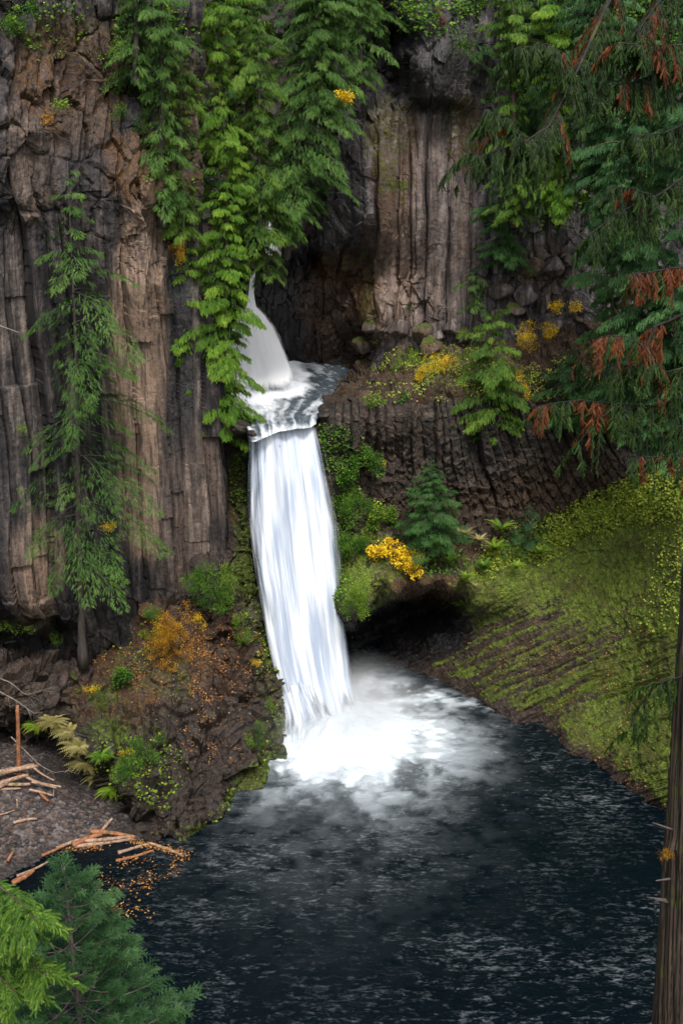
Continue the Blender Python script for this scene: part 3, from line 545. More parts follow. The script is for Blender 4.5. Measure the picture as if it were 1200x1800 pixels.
LF = dict(
    cedar=leaf_mat('cedar foliage', (.025, .075, .006), (.10, .215, .016), (.30, .44, .045)),
    cedar2=leaf_mat('cedar foliage olive', (.02, .06, .007), (.085, .175, .02), (.24, .36, .05)),
    hemlock=leaf_mat('hemlock foliage', (.018, .058, .010), (.07, .155, .026), (.20, .33, .07)),
    fir=leaf_mat('fir foliage', (.015, .05, .013), (.045, .125, .028), (.12, .24, .055)),
    blue=leaf_mat('blue green cedar foliage', (.012, .045, .013), (.045, .125, .035), (.14, .27, .085)),
    near=leaf_mat('dark cedar foliage', (.008, .022, .004), (.024, .055, .007), (.06, .11, .014), trans=.2),  # dark green sprays of the near cedar
    spruce=leaf_mat('spruce foliage', (.010, .036, .012), (.038, .105, .034), (.14, .26, .09)),
    dead=leaf_mat('dead cedar foliage', (.06, .016, .006), (.17, .05, .014), (.34, .11, .03)),
    bush=leaf_mat('shrub leaves', (.02, .065, .008), (.075, .18, .016), (.24, .38, .035)),
    lime=leaf_mat('lime leaves', (.05, .12, .010), (.16, .27, .02), (.4, .48, .05)),
    yellow=leaf_mat('yellow leaves', (.4, .25, .01), (.85, .56, .015), (.95, .8, .06)),
    orange=leaf_mat('orange yellow leaves', (.22, .09, .008), (.5, .25, .012), (.75, .48, .03)),
    pale=leaf_mat('pale fern fronds', (.12, .11, .035), (.3, .26, .09), (.52, .47, .2)),
    litter=leaf_mat('fallen leaves', (.07, .03, .010), (.22, .09, .03), (.50, .27, .07), trans=0),
    cover=leaf_mat('bank leaves', (.06, .10, .010), (.22, .30, .03), (.5, .52, .09)))
def bark_mat(name, a, b, sc=(4, 4, .5)):
    m = M_(name); n = m.noise(1, mp=sc, detail=7, rough=.65); n2 = m.noise(1, mp=(sc[0] * 3, sc[1] * 3, sc[2] * 2), detail=5)
    f = m.math('ADD', m.math('MULTIPLY', n, .55), m.math('MULTIPLY', n2, .45)); mo = m.rng(m.noise(1.3, detail=5), .55, .68, 0, .7)
    m.set(Base_Color=m.mix(mo, m.ramp(f, [(.36, a), (.62, b)]), (.06, .065, .012)), Roughness=.85, Normal=m.bump(f, 1.0, .06)); return m.m
BK = dict(dark=bark_mat('dark bark', (.012, .010, .009), (.07, .055, .048)), grey=bark_mat('grey bark', (.03, .024, .023), (.15, .115, .105)), red=bark_mat('cedar bark', (.02, .013, .009), (.13, .082, .055), (5, 5, .35)), twig=bark_mat('twig', (.05, .04, .035), (.28, .24, .2)),
    wood=bark_mat('weathered driftwood', (.10, .055, .035), (.48, .31, .21), (3, 3, 3)), wood2=bark_mat('orange driftwood', (.12, .04, .015), (.38, .16, .07), (3, 3, 3)))
# ------------------------------------------------------------------ templates: x runs along the spray, y to its side, z is its upper face
def tri_tpl(L):
    V = np.array(L, float).reshape(-1, 3); return V, np.arange(len(V)).reshape(-1, 3)
def tpl_cedar(n=7, seed=0, wd=.42):
    r = np.random.default_rng(seed); T = []
    dz = lambda x: -.32 * x * x
    for i in range(n):
        x = (i + .3) / n; L = wd * (1 - .55 * x) * r.uniform(.75, 1.15)
        for sgn in (-1, 1):
            tip = (x + L * .75, sgn * L * .8, dz(x) - .10 - .1 * r.random()); T += [(x - .05, 0, dz(x)), (x + .07, 0, dz(x)), tip]
            mx, my, mz = x + L * .35, sgn * L * .42, dz(x) - .04
            T += [(mx - .03, my, mz), (mx + .05, my * .9, mz), (mx + L * .42, my * 1.05, mz - .07)]
    T += [(.85, -.05, dz(.85)), (.85, .05, dz(.85)), (1.1, 0, dz(1.1))]
    return tri_tpl(T)
def tpl_fir(n=9, seed=1, wd=.34):
    r = np.random.default_rng(seed); T = [(0, -.03, 0), (0, .03, 0), (1.0, 0, -.15)]
    for i in range(n):
        x = (i + .2) / n; L = wd * (1 - .6 * x) * r.uniform(.7, 1.2)
        for sgn in (-1, 1):
            z = -.15 * x; T += [(x - .04, 0, z), (x + .04, 0, z), (x + L * .8, sgn * L * .75, z - .06 - .08 * r.random())]
    return tri_tpl(T)
def tpl_needles(n=70, seed=2):
    r = np.random.default_rng(seed); T = []
    for i in range(n):
        x = r.random(); a = r.uniform(0, 2 * pi); L = .16 * (1.1 - .5 * x); w_ = .018
        c, s_ = cos(a), sin(a); d = (x + L * .7, c * L, s_ * L)
        T += [(x - w_, 0, 0), (x + w_, c * .004, s_ * .004), d]
    T += [(0, -.012, 0), (0, .012, 0), (1, 0, 0), (0, 0, -.012), (0, 0, .012), (1, 0, 0)]
    for k in range(5):     # side twigs
        x = .15 + .16 * k; sg = 1 if k % 2 else -1
        for i in range(16):
            u = r.random(); L = .13; a = r.uniform(0, 2 * pi); p = (x + u * .3, sg * u * .3, 0); c, s_ = cos(a), sin(a)
            T += [(p[0] - w_, p[1], 0), (p[0] + w_, p[1], 0), (p[0] + L * .5 - sg * c * .05, p[1] + sg * L * .5 + c * L * .6, s_ * L)]
    return tri_tpl(T)
def tpl_leaves(n=11, size=.34, seed=3, flat=.6):
    r = np.random.default_rng(seed); T = []
    for i in range(n):
        p = r.normal(size=3) * (.42, .42, .3); a = r.uniform(0, 2 * pi); d = V3(cos(a), sin(a), r.uniform(-.5, .1)) ; u = np.cross(d, V3(r.normal() * flat, r.normal() * flat, 1)); u /= np.linalg.norm(u); d /= np.linalg.norm(d)
        L = size * r.uniform(.7, 1.3); q = p + d * L; m1 = p + d * L * .5 + u * L * .36; m2 = p + d * L * .5 - u * L * .36
        T += [p, m1, m2, m1, q, m2]
    return tri_tpl(T)
def tpl_frond(n=12, seed=4):
    r = np.random.default_rng(seed); T = []
    for i in range(n):
        x = (i + 1) / (n + 1); z = .75 * x - .85 * x * x; L = .2 * sin(pi * min(1, x * .8 + .25))
        for sg in (-1, 1): T += [(x - .03, 0, z), (x + .04, 0, z), (x + .05, sg * L, z - .04)]
    return tri_tpl(T)
TP = dict(cedar=[tpl_cedar(7, k) for k in range(3)], fir=[tpl_fir(9, k) for k in range(3)], needles=[tpl_needles(70, k) for k in range(3)], leaves=[tpl_leaves(11, .34, k) for k in range(3)],
    bigleaves=[tpl_leaves(7, .5, k, .9) for k in range(3)], small=[tpl_leaves(14, .2, k, .9) for k in range(3)], frond=[tpl_frond(12, k) for k in range(2)], finecedar=[tpl_cedar(13, 10 + k, .30) for k in range(3)])
def norm(a): return a / (np.linalg.norm(a, axis=-1, keepdims=True) + 1e-9)
def foliage(name, tpls, pos, ax, up, scale, tint, mat, parent, rg):
    """sprays of leaves: every template copied to its place, all as one crown mesh"""
    pos, ax, up = np.asarray(pos), norm(np.asarray(ax)), np.asarray(up)
    yv = norm(np.cross(up, ax)); zv = np.cross(ax, yv); which = rg.integers(0, len(tpls), len(pos)); Vs, Fs, As, n0 = [], [], [], 0
    for k, (TV, TF) in enumerate(tpls):
        i = np.where(which == k)[0]
        if not len(i): continue
        sc = scale[i][:, None, None]
        V = pos[i][:, None] + sc * (TV[None, :, 0:1] * ax[i][:, None] + TV[None, :, 1:2] * yv[i][:, None] + TV[None, :, 2:3] * zv[i][:, None])
        Vs.append(V.reshape(-1, 3)); Fs.append((TF[None] + (np.arange(len(i)) * len(TV))[:, None, None]).reshape(-1, 3) + n0); n0 += len(i) * len(TV)
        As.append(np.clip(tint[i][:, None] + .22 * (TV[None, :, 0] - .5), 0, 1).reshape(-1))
    return mesh_np(name, np.concatenate(Vs), np.concatenate(Fs), mat, parent, False, {'tint': np.concatenate(As)})
STY = dict(
    cedar=dict(E=.05, droop=.45, hang=.95, tpl='cedar', size=.46, side=.5, sp=.10, wood='red'),
    hemlock=dict(E=.15, droop=.6, hang=.55, tpl='fir', size=.50, side=.55, sp=.105, wood='dark'),
    fir=dict(E=-.05, droop=.28, hang=.45, tpl='fir', size=.5, side=.5, sp=.115, wood='grey'))
def conifer(label, cat, base, top, R, style, mat, nb=90, c0=.15, seed=0, prof=None, size=1.0, bark=None, trunk_r=.28, name='conifer', group=None, azw=None, dens=1.0, jit=1.0, bend=0.0, droop=None, wavy=0):
    st = STY[style]; rg = np.random.default_rng(seed + 100); base, top = np.asarray(base, float), np.asarray(top, float)
    root = empty(name, base); tag(root, label, cat, group); ax_ = top - base; Ht = np.linalg.norm(ax_)
    tt = np.linspace(0, 1, 30); wob = np.stack([.12 * fbm(tt * 3, 0 * tt + seed, 0 * tt, 2, 3) + bend * np.sin(tt * pi), .1 * fbm(tt * 3, 0 * tt + seed + 9, 0 * tt, 2, 4), 0 * tt], -1) * (Ht / 20)
    cl_ = ax_[None] * tt[:, None] + wob; W = Bag(); W.add(*tube(cl_, trunk_r * (1 - .93 * tt) * np.where(tt < .04, 1.35, 1), 9, .12, seed))
    prof = prof or (lambda u: (1 - u) ** .75 * .95 + .05); PO, AX, UP, SCL, TN = [], [], [], [], []
    dr = st['droop'] if droop is None else droop
    for k in range(nb):
        u = (k + rg.random()) / nb; u = u ** 1.08; h = c0 + (1 - c0) * u * .985
        root_p = np.array([np.interp(h, tt, cl_[:, j]) for j in range(3)]); a = k * 2.39996 + rg.normal() * .4 * jit
        L = R * prof(u) * (rg.uniform(.35, .8) if rg.random() < .45 else rg.uniform(.85, 1.4))
        if azw: L *= azw(a, u)
        if L < .12: continue
        dh = V3(cos(a), sin(a), 0); lat = V3(-sin(a), cos(a), 0); E = st['E'] + rg.normal() * .08 + .5 * u * u
        ns = max(3, int(L / st['sp'] * (1 + 1.5 * min(1, L / 2.2)) * dens * 1.35 / size ** .5)); s_ = np.sqrt(rg.uniform(.03, 1, ns)) if L > .8 else rg.uniform(0, 1, ns); s_[0] = .97
        P = root_p + L * (dh * s_[:, None] + V3(0, 0, 1) * (E * s_ - dr * s_ ** 2)[:, None])
        sd = rg.uniform(-1, 1, ns); lo = sd * st['side'] * L * (1.05 - s_) ** .7 * .8; lo[0] = 0
        P = P + lat * lo[:, None] + rg.normal(size=(ns, 3)) * .05 * size - V3(0, 0, 1) * (np.abs(lo) * .25)[:, None]
        A = .28 * rg.normal(size=(ns, 3)) + dh * (.75 + .2 * rg.random((ns, 1))) + lat * (np.sign(sd) * (.35 + .4 * rg.random(ns)))[:, None] - V3(0, 0, 1) * (st['hang'] * (.5 + .7 * rg.random(ns)) + dr * s_)[:, None]
        PO.append(P); AX.append(A); UP.append(V3(0, 0, 1) + .35 * rg.normal(size=(ns, 3)) + dh * .45); SCL.append(st['size'] * size * rg.uniform(.6, 1.15, ns) * min(1, .4 + L / 1.6) * (1.05 - .35 * s_))
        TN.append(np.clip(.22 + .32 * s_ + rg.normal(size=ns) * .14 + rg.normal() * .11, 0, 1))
        if L > .9 and rg.random() < .6:
            sb = np.linspace(0, .92, 6); pb = root_p + L * (dh * sb[:, None] + V3(0, 0, 1) * (E * sb - dr * sb ** 2)[:, None]); W.add(*tube(pb, (.012 + .008 * L) * (1.05 - sb), 4))
    W.build('trunk', BK[bark or st['wood']], root)
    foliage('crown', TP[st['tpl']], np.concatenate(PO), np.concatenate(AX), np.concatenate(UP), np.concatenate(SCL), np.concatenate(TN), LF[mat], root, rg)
    return root
def shrub(label, cat, loc, rad, mat, n=120, size=.4, tpl='leaves', seed=0, stems=5, name='shrub', group=None, lumps=5, shell=.5, hang=0.0):
    """leaf clusters gathered in a few lumps on thin stems"""
    rg = np.random.default_rng(seed + 900); root = empty(name, loc); tag(root, label, cat, group); rad = np.asarray(rad, float)
    lc = rg.uniform(-1, 1, (lumps, 3)) * .8 * rad; lc[:, 2] = np.abs(lc[:, 2]) * 1.5 + .2 * rad[2]; lr = rg.uniform(.45, 1.25, (lumps, 1)); w_ = rg.integers(0, lumps, n)
    d = norm(rg.normal(size=(n, 3))); P = lc[w_] + d * rad * .5 * lr[w_] * (shell + (1 - shell) * rg.random((n, 1)))
    A = d + V3(0, 0, -hang) + .4 * rg.normal(size=(n, 3)); U = V3(0, -.2, 1) + .4 * rg.normal(size=(n, 3))
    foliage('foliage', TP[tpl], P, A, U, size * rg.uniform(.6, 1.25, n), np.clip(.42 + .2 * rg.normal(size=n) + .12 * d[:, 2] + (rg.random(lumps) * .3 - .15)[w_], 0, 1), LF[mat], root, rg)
    S = Bag()
    for k in range(stems):
        e = lc[k % lumps] * rg.uniform(.8, 1.2, 3); q = np.linspace(0, 1, 6)[:, None]; pts = e * q + V3(0, 0, 1) * .2 * rad[2] * np.sin(q * pi); S.add(*tube(pts + .02 * rg.normal(size=pts.shape), (.03 * (1.1 - q[:, 0])) * max(.5, rad[2] / 1.2), 5))
    S.build('stem', BK['dark'], root); return root
def on(rbf, px, py, out=.0): 
    Y = float(rbf(px, py)) - out; return at(px, py, Y)
def sized(p): return (p[1] * CP + (H - p[2]) * SP) / F     # metres per photo pixel at a place

# ---- trees ------------------------------------------------------------
def tree(label, px, pyt, pyb, Y, rpx, style, mat, **k):
    """px may be (bottom, top)"""
    pb, pt = (px if isinstance(px, tuple) else (px, px)); b, t = at(pb, pyb, Y), at(pt, pyt, Y); R = rpx * sized((b + t) / 2)
    return conifer(label, k.pop('cat', 'tree'), b, t, R, style, mat, **k)
full = lambda u: (1 - u ** 3) ** .8 * (.55 + .45 * np.sin(pi * min(1, u + .25)))
colp = lambda u: .72 + .22 * sin(11 * u) + .14 * sin(27 * u + 1) if u < .8 else .75 * (1 - u) / .2 + .1
tree('slender fir with a bare lower trunk and drooping branches against the left columns', (147, 122), 285, 1172, 75.2, 120, 'fir', 'hemlock', nb=108, c0=.23, seed=3, bark='dark', trunk_r=.30, name='fir_tree', dens=1.25, size=.85,
     prof=lambda u: .42 + .62 * sin(pi * min(1, u * 1.15 + .22)) if u < .62 else max(.14, 1.0 * ((1 - u) / .38) ** .7) * .9, azw=lambda a, u: (1.25 if cos(a) > .2 else .72) * (1 - .25 * max(0, sin(a))), droop=.5, cat='fir tree')
tree('bright green cedar hanging over the left side of the upper pool', (392, 400), 235, 775, 83.2, 66, 'cedar', 'cedar', nb=150, c0=.02, seed=5, name='cedar_tree', dens=1.9, prof=lambda u: .5 + .55 * sin(pi * min(1, u + .12)), azw=lambda a, u: 1.0 if sin(a) < .3 else .6, cat='cedar tree')
tree('yellow green cedar beside the mossy cliff edge left of the gorge', (330, 322), 345, 770, 82.4, 42, 'cedar', 'cedar', nb=80, c0=.25, seed=6, name='cedar_tree', dens=1.6, trunk_r=.2, prof=colp, cat='cedar tree')
tree('feathery cedar column rising in the middle of the gorge top', (428, 440), -105, 470, 92, 62, 'cedar', 'cedar2', nb=170, c0=.06, seed=7, name='cedar_tree', dens=1.7, prof=colp, bark='grey', cat='cedar tree')
tree('leaning hemlock with drooping tips against the dark gorge at top centre', (500, 575), -105, 455, 90, 88, 'hemlock', 'hemlock', nb=130, c0=.08, seed=8, name='hemlock_tree', dens=1.7, prof=lambda u: .45 + .55 * sin(pi * min(1, u * 1.1 + .1)), cat='hemlock tree', droop=.65)
tree('broad green hemlock filling the top left of the gorge', (285, 282), -105, 400, 79.6, 62, 'hemlock', 'hemlock', nb=130, c0=.1, seed=9, name='hemlock_tree', dens=1.6, prof=colp, cat='hemlock tree', azw=lambda a, u: .95 if sin(a) < .3 else .3)
tree('dark trunked hemlock behind the cliff edge, left of the cedar column', (348, 352), -105, 520, 90, 62, 'hemlock', 'cedar2', nb=90, c0=.28, seed=10, name='hemlock_tree', dens=1.6, prof=colp, cat='hemlock tree', bark='dark')
tree('tall dark hemlock deep in the gorge behind the others', (515, 515), -105, 395, 103, 75, 'hemlock', 'fir', nb=110, c0=.1, seed=12, name='hemlock_tree', dens=1.2, prof=colp, cat='hemlock tree')
tree('hemlock at the top edge with boughs reaching over the overhanging rock', (640, 640), -105, 60, 99, 70, 'hemlock', 'hemlock', nb=70, c0=.1, seed=13, name='hemlock_tree', dens=1.3, prof=colp, cat='hemlock tree')
tree('small cedar bough screen hanging in front of the upstream cascade', (470, 470), 330, 500, 88.5, 46, 'hemlock', 'cedar2', nb=36, c0=.1, seed=14, name='cedar_tree', dens=1.2, trunk_r=.08, prof=colp, cat='cedar tree', droop=.8)
tree('thin cedar sapling in front of the upper waterfall', (412, 420), 540, 700, 85.5, 34, 'hemlock', 'cedar2', nb=26, c0=.05, seed=15, name='cedar_tree', dens=.7, trunk_r=.05, prof=colp, cat='cedar tree', droop=.8, size=.7)
for i, (lab, px, t_, b_, Y, r_, sty, mt, nb) in enumerate([
    ('hemlock hugging the cliff corner at the very top, left of the broad one', 240, -105, 150, 78.8, 46, 'hemlock', 'hemlock', 80), ('olive green hemlock low on the cliff corner above the yellow flecked plant', 318, 60, 430, 81.6, 44, 'hemlock', 'cedar2', 110),
    ('cedar with yellowish frond tips between the hemlocks at top centre', 385, -105, 300, 87, 56, 'cedar', 'cedar', 120), ('pale green hemlock in front of the leaning one, with long hanging tips', 455, 20, 430, 88, 58, 'hemlock', 'cedar2', 120),
    ('hemlock with light drooping sprays right of the leaning one', 578, -105, 215, 92, 66, 'hemlock', 'hemlock', 120), ('dark cedar deep in the gorge left of the deepest hemlock', 400, -105, 470, 104, 80, 'cedar', 'fir', 110),     ('hemlock with boughs reaching right over the dark overhang at the top', 632, -105, 150, 93, 66, 'hemlock', 'hemlock', 90), ('low hemlock bough mass at the top behind the yellow leaves', 560, -60, 190, 89.5, 60, 'hemlock', 'hemlock', 80)]):
    tree(lab, px, t_, b_, Y, r_, sty, mt, nb=nb, c0=.04, seed=60 + i, name='cedar_tree' if sty == 'cedar' else 'hemlock_tree', dens=1.5, prof=colp, cat='cedar tree' if sty == 'cedar' else 'hemlock tree', azw=lambda a, u: 1 if sin(a) < .3 else .5)
# right-hand forest
for i, (lab, px, t_, b_, Y, r_, sty, mt, nb) in enumerate([
    ('mid green cedar with broad hanging fronds at the right end of the column wall', (905, 900), -105, 400, 92, 62, 'cedar', 'cedar2', 130),
    ('green cedar rising above the boulders right of the column wall', (985, 975), -105, 375, 90, 66, 'cedar', 'cedar', 140),
    ('blue green cedar with heavy fronds beside the right edge, below the orange tipped boughs', (1130, 1120), 70, 770, 78, 100, 'cedar', 'blue', 230),
    ('dark blue green cedar behind the hanging dead twigs at top right', (1075, 1060), -105, 480, 86, 80, 'cedar', 'blue', 170),
    ('tall blue green cedar cut by the right edge of the photo', (1215, 1205), -105, 780, 74, 85, 'cedar', 'blue', 170),
    ('dark green cedar filling the gap under the thick bare limb at top right', 1045, -105, 330, 89, 75, 'cedar', 'blue', 150),
    ('deep green hemlock behind the first cedars right of the column wall', 945, -105, 250, 97, 75, 'hemlock', 'fir', 120),
    ('shaded cedar low at the right edge above the leafy bank', 1175, 430, 800, 76, 80, 'cedar', 'blue', 150),
    ('dim cedar standing behind the low blue green cedar at the ledge end', 1075, 380, 770, 84, 70, 'cedar', 'fir', 120),
    ('dark hemlock at the top behind the mossy rock knob', (830, 830), -105, 130, 98, 55, 'hemlock', 'fir', 80)]):
    tree(lab, px, t_, b_, Y, r_, sty, mt, nb=nb, c0=.04, seed=30 + i, name='cedar_tree' if sty == 'cedar' else 'hemlock_tree', dens=1.6, prof=colp, cat='cedar tree' if sty == 'cedar' else 'hemlock tree', azw=lambda a, u: 1 if sin(a) < .3 else .5)
tree('small drooping fir clinging to the cliff right of the grey columns', (886, 878), 330, 462, 94.5, 46, 'hemlock', 'fir', nb=60, c0=.0, seed=40, name='fir_tree', dens=1.8, trunk_r=.1, prof=colp, cat='fir tree', droop=.5)
tree('fresh green cedar on the ledge beside the yellow shrub', (865, 862), 545, 765, 88.3, 62, 'cedar', 'cedar2', nb=70, c0=.0, seed=41, name='cedar_tree', dens=1.7, trunk_r=.12, prof=lambda u: .62 + .38 * sin(pi * min(1, u * 1.1)) if u < .85 else .5, cat='cedar tree', size=.95)
tree('small olive cedar above the boulders at the end of the ledge', (835, 833), 475, 540, 95, 26, 'hemlock', 'hemlock', nb=24, c0=.0, seed=42, name='cedar_tree', dens=1.4, trunk_r=.06, prof=colp, cat='cedar tree')
tree('low blue green cedar at the right end of the ledge, under the dead orange twigs', (1010, 1005), 600, 740, 86.5, 60, 'cedar', 'blue', nb=50, c0=.0, seed=43, name='cedar_tree', dens=1.5, trunk_r=.1, prof=full, cat='cedar tree')
tree('young conical fir standing on the ledge right of the waterfall', (757, 757), 804, 955, 83.6, 64, 'fir', 'fir', nb=110, c0=.02, seed=44, name='fir_tree', dens=2.3, trunk_r=.09, prof=lambda u: (1 - u) ** .7, cat='fir tree', size=.75, droop=.12)
tree('short dark fir at the foot of the lower cliff above the leafy bank', (930, 932), 880, 962, 86.5, 34, 'fir', 'spruce', nb=50, c0=.02, seed=45, name='fir_tree', dens=1.8, trunk_r=.07, prof=lambda u: (1 - u) ** .6, cat='fir tree', size=.7)
tree('low spreading fir beside the leafy bank under the lower cliff', (895, 893), 905, 968, 87, 30, 'fir', 'fir', nb=36, c0=.02, seed=46, name='fir_tree', dens=1.6, trunk_r=.06, prof=lambda u: (1 - u) ** .6, cat='fir tree', size=.7)
#==END PLANTS1==
# ---- shrubs, ferns and ground plants ------------------------------------
def sh(label, cat, px, py, rbf, rpx, mat, out=.5, **k):
    out = out + .5; p = on(rbf, px, py, out); q = sized(p); r = (rpx[0] * q, rpx[0] * q * .7, rpx[1] * q); p = p - V3(0, 0, r[2] * .9)
    return shrub(label, cat, p, r, mat, **k)
G1 = 'leafy bushes on the wall right of the waterfall'
sh('bright yellow maple bush over the brown cave lip', 'bush', 690, 975, YR2, (46, 28), 'yellow', 1.4, n=260, size=.42, tpl='bigleaves', seed=1, lumps=8, name='maple_bush', shell=.8)
sh('small yellow green maple sprig at the right end of the yellow bush', 'bush', 728, 1000, YR2, (18, 13), 'yellow', 1.0, n=34, size=.4, tpl='bigleaves', seed=2, lumps=3, name='maple_bush', stems=3)
sh('yellow leaved shrub on the ledge left of the fresh green cedar', 'bush', 768, 640, YR2, (34, 36), 'yellow', 1.8, n=420, size=.34, tpl='small', seed=3, lumps=8, name='yellow_shrub', shell=.7)
sh('yellow shrub between the ledge cedar and the boulders', 'bush', 942, 585, YR2, (34, 26), 'yellow', 2.6, n=260, size=.32, tpl='small', seed=4, lumps=7, name='yellow_shrub', shell=.8)
sh('pale yellow sprig high at the right end of the boulders', 'bush', 992, 540, YR1, (28, 14), 'yellow', 1.5, n=90, size=.34, tpl='leaves', seed=5, lumps=5, name='yellow_shrub', stems=4)
sh('narrow yellow shrub hanging down at the right side of the ledge cedar', 'bush', 916, 675, YR2, (12, 28), 'yellow', 2.0, n=110, size=.3, tpl='small', seed=6, lumps=5, name='yellow_shrub')
sh('orange yellow leaved bush on top of the left outcrop', 'bush', 312, 1095, YL2, (46, 56), 'orange', 1.2, n=520, size=.36, tpl='small', seed=7, lumps=11, name='autumn_bush', shell=.6)
sh('loose orange leaved shrub spilling down the slope below the big orange bush', 'bush', 300, 1150, YL2, (44, 30), 'orange', .5, n=240, size=.3, tpl='small', seed=71, lumps=9, name='autumn_bush', shell=.8)
sh('olive green low shrub left of the big orange bush', 'bush', 262, 1085, YL2, (26, 22), 'bush', .8, n=160, size=.34, tpl='small', seed=72, lumps=6, name='green_bush')
sh('lime green bush at the outcrop edge under the narrow lime bush', 'bush', 424, 1100, YL2, (18, 36), 'lime', .7, n=180, size=.3, tpl='small', seed=73, lumps=7, name='lime_bush')
sh('mossy green shrub low at the outcrop edge beside the splash', 'bush', 450, 1290, YL2, (18, 30), 'bush', .5, n=120, size=.3, tpl='small', seed=74, lumps=6, name='green_bush')
sh('yellow tuft at the right end of the orange bush', 'bush', 348, 1090, YL2, (13, 16), 'yellow', 1.1, n=40, size=.3, tpl='small', seed=8, lumps=4, name='autumn_bush', stems=2)
sh('dark green bush at the foot of the columns beside the lime bush', 'bush', 368, 1030, YL2, (42, 46), 'bush', 1.3, n=520, size=.4, tpl='small', seed=9, lumps=8, name='green_bush', shell=.6)
sh('narrow lime yellow bush near the left edge of the waterfall', 'bush', 401, 1020, YL2, (13, 44), 'lime', 1.5, n=240, size=.34, tpl='small', seed=10, lumps=7, name='lime_bush')
sh('lime green plant below the orange bush', 'plant', 272, 1108, YL2, (24, 16), 'lime', .8, n=60, size=.34, tpl='small', seed=11, lumps=4, name='green_plant', stems=3)
sh('vivid green leafy plant standing on the orange brown slope of the outcrop', 'plant', 212, 1188, YL2, (16, 28), 'bush', .7, n=110, size=.42, tpl='leaves', seed=12, lumps=5, name='green_plant')
sh('small yellow green plant left of the vivid green plant', 'plant', 160, 1212, YL2, (15, 9), 'yellow', .6, n=30, size=.32, tpl='small', seed=13, lumps=3, name='green_plant', stems=2)
sh('green bush in the middle of the outcrop face above its wet foot', 'bush', 262, 1312, YL2, (32, 34), 'bush', .7, n=260, size=.34, tpl='small', seed=14, lumps=7, name='green_bush')
sh('dark green bush low on the outcrop face beside the pale ferns', 'bush', 222, 1345, YL2, (28, 36), 'bush', .7, n=240, size=.36, tpl='small', seed=15, lumps=6, name='green_bush')
sh('little yellow leaved plant in the green bush of the outcrop', 'plant', 218, 1325, YL2, (9, 6), 'yellow', 1.3, n=16, size=.3, tpl='small', seed=16, lumps=2, name='yellow_plant', stems=2)
sh('lime and yellow plant at the right edge of the outcrop beside the falling water', 'plant', 474, 1235, YL2, (8, 24), 'lime', .5, n=46, size=.3, tpl='small', seed=17, lumps=4, name='yellow_plant', stems=3)
sh('yellow plant higher on the outcrop edge beside the falling water', 'plant', 452, 1165, YL2, (12, 14), 'yellow', .5, n=30, size=.28, tpl='small', seed=18, lumps=3, name='yellow_plant', stems=3)
sh('lime fern like plant low on the outcrop edge above the dark water', 'plant', 436, 1295, YL2, (11, 18), 'lime', .6, n=40, size=.34, tpl='small', seed=19, lumps=4, name='green_plant', stems=3)
for k, (lab, px, py, rx, ry, n, mt, tp) in enumerate([
    ('dark bush at the top of the mossy wall beside the waterfall lip', 612, 820, 24, 34, 120, 'bush', 'leaves'), ('leafy green bush on the upper middle of the wall right of the waterfall', 655, 805, 22, 40, 120, 'bush', 'leaves'),
    ('wide dark green bush half way up the wall right of the waterfall', 625, 890, 34, 38, 230, 'bush', 'small'), ('bright green bush sticking out above the yellow maple', 672, 905, 24, 24, 120, 'lime', 'leaves'),
    ('dense green bush left of the yellow maple', 618, 965, 30, 34, 220, 'bush', 'small'), ('mossy lime bush hanging over the left end of the cave', 622, 1050, 24, 42, 240, 'lime', 'small')]):
    sh(lab, 'bush', px, py, YR2, (rx, ry), mt, .7, n=int(n * 1.7), size=.42, tpl=tp, seed=20 + k, lumps=8, name='green_bush', group=G1, stems=3)
G2 = 'small plants growing on the cliffs'
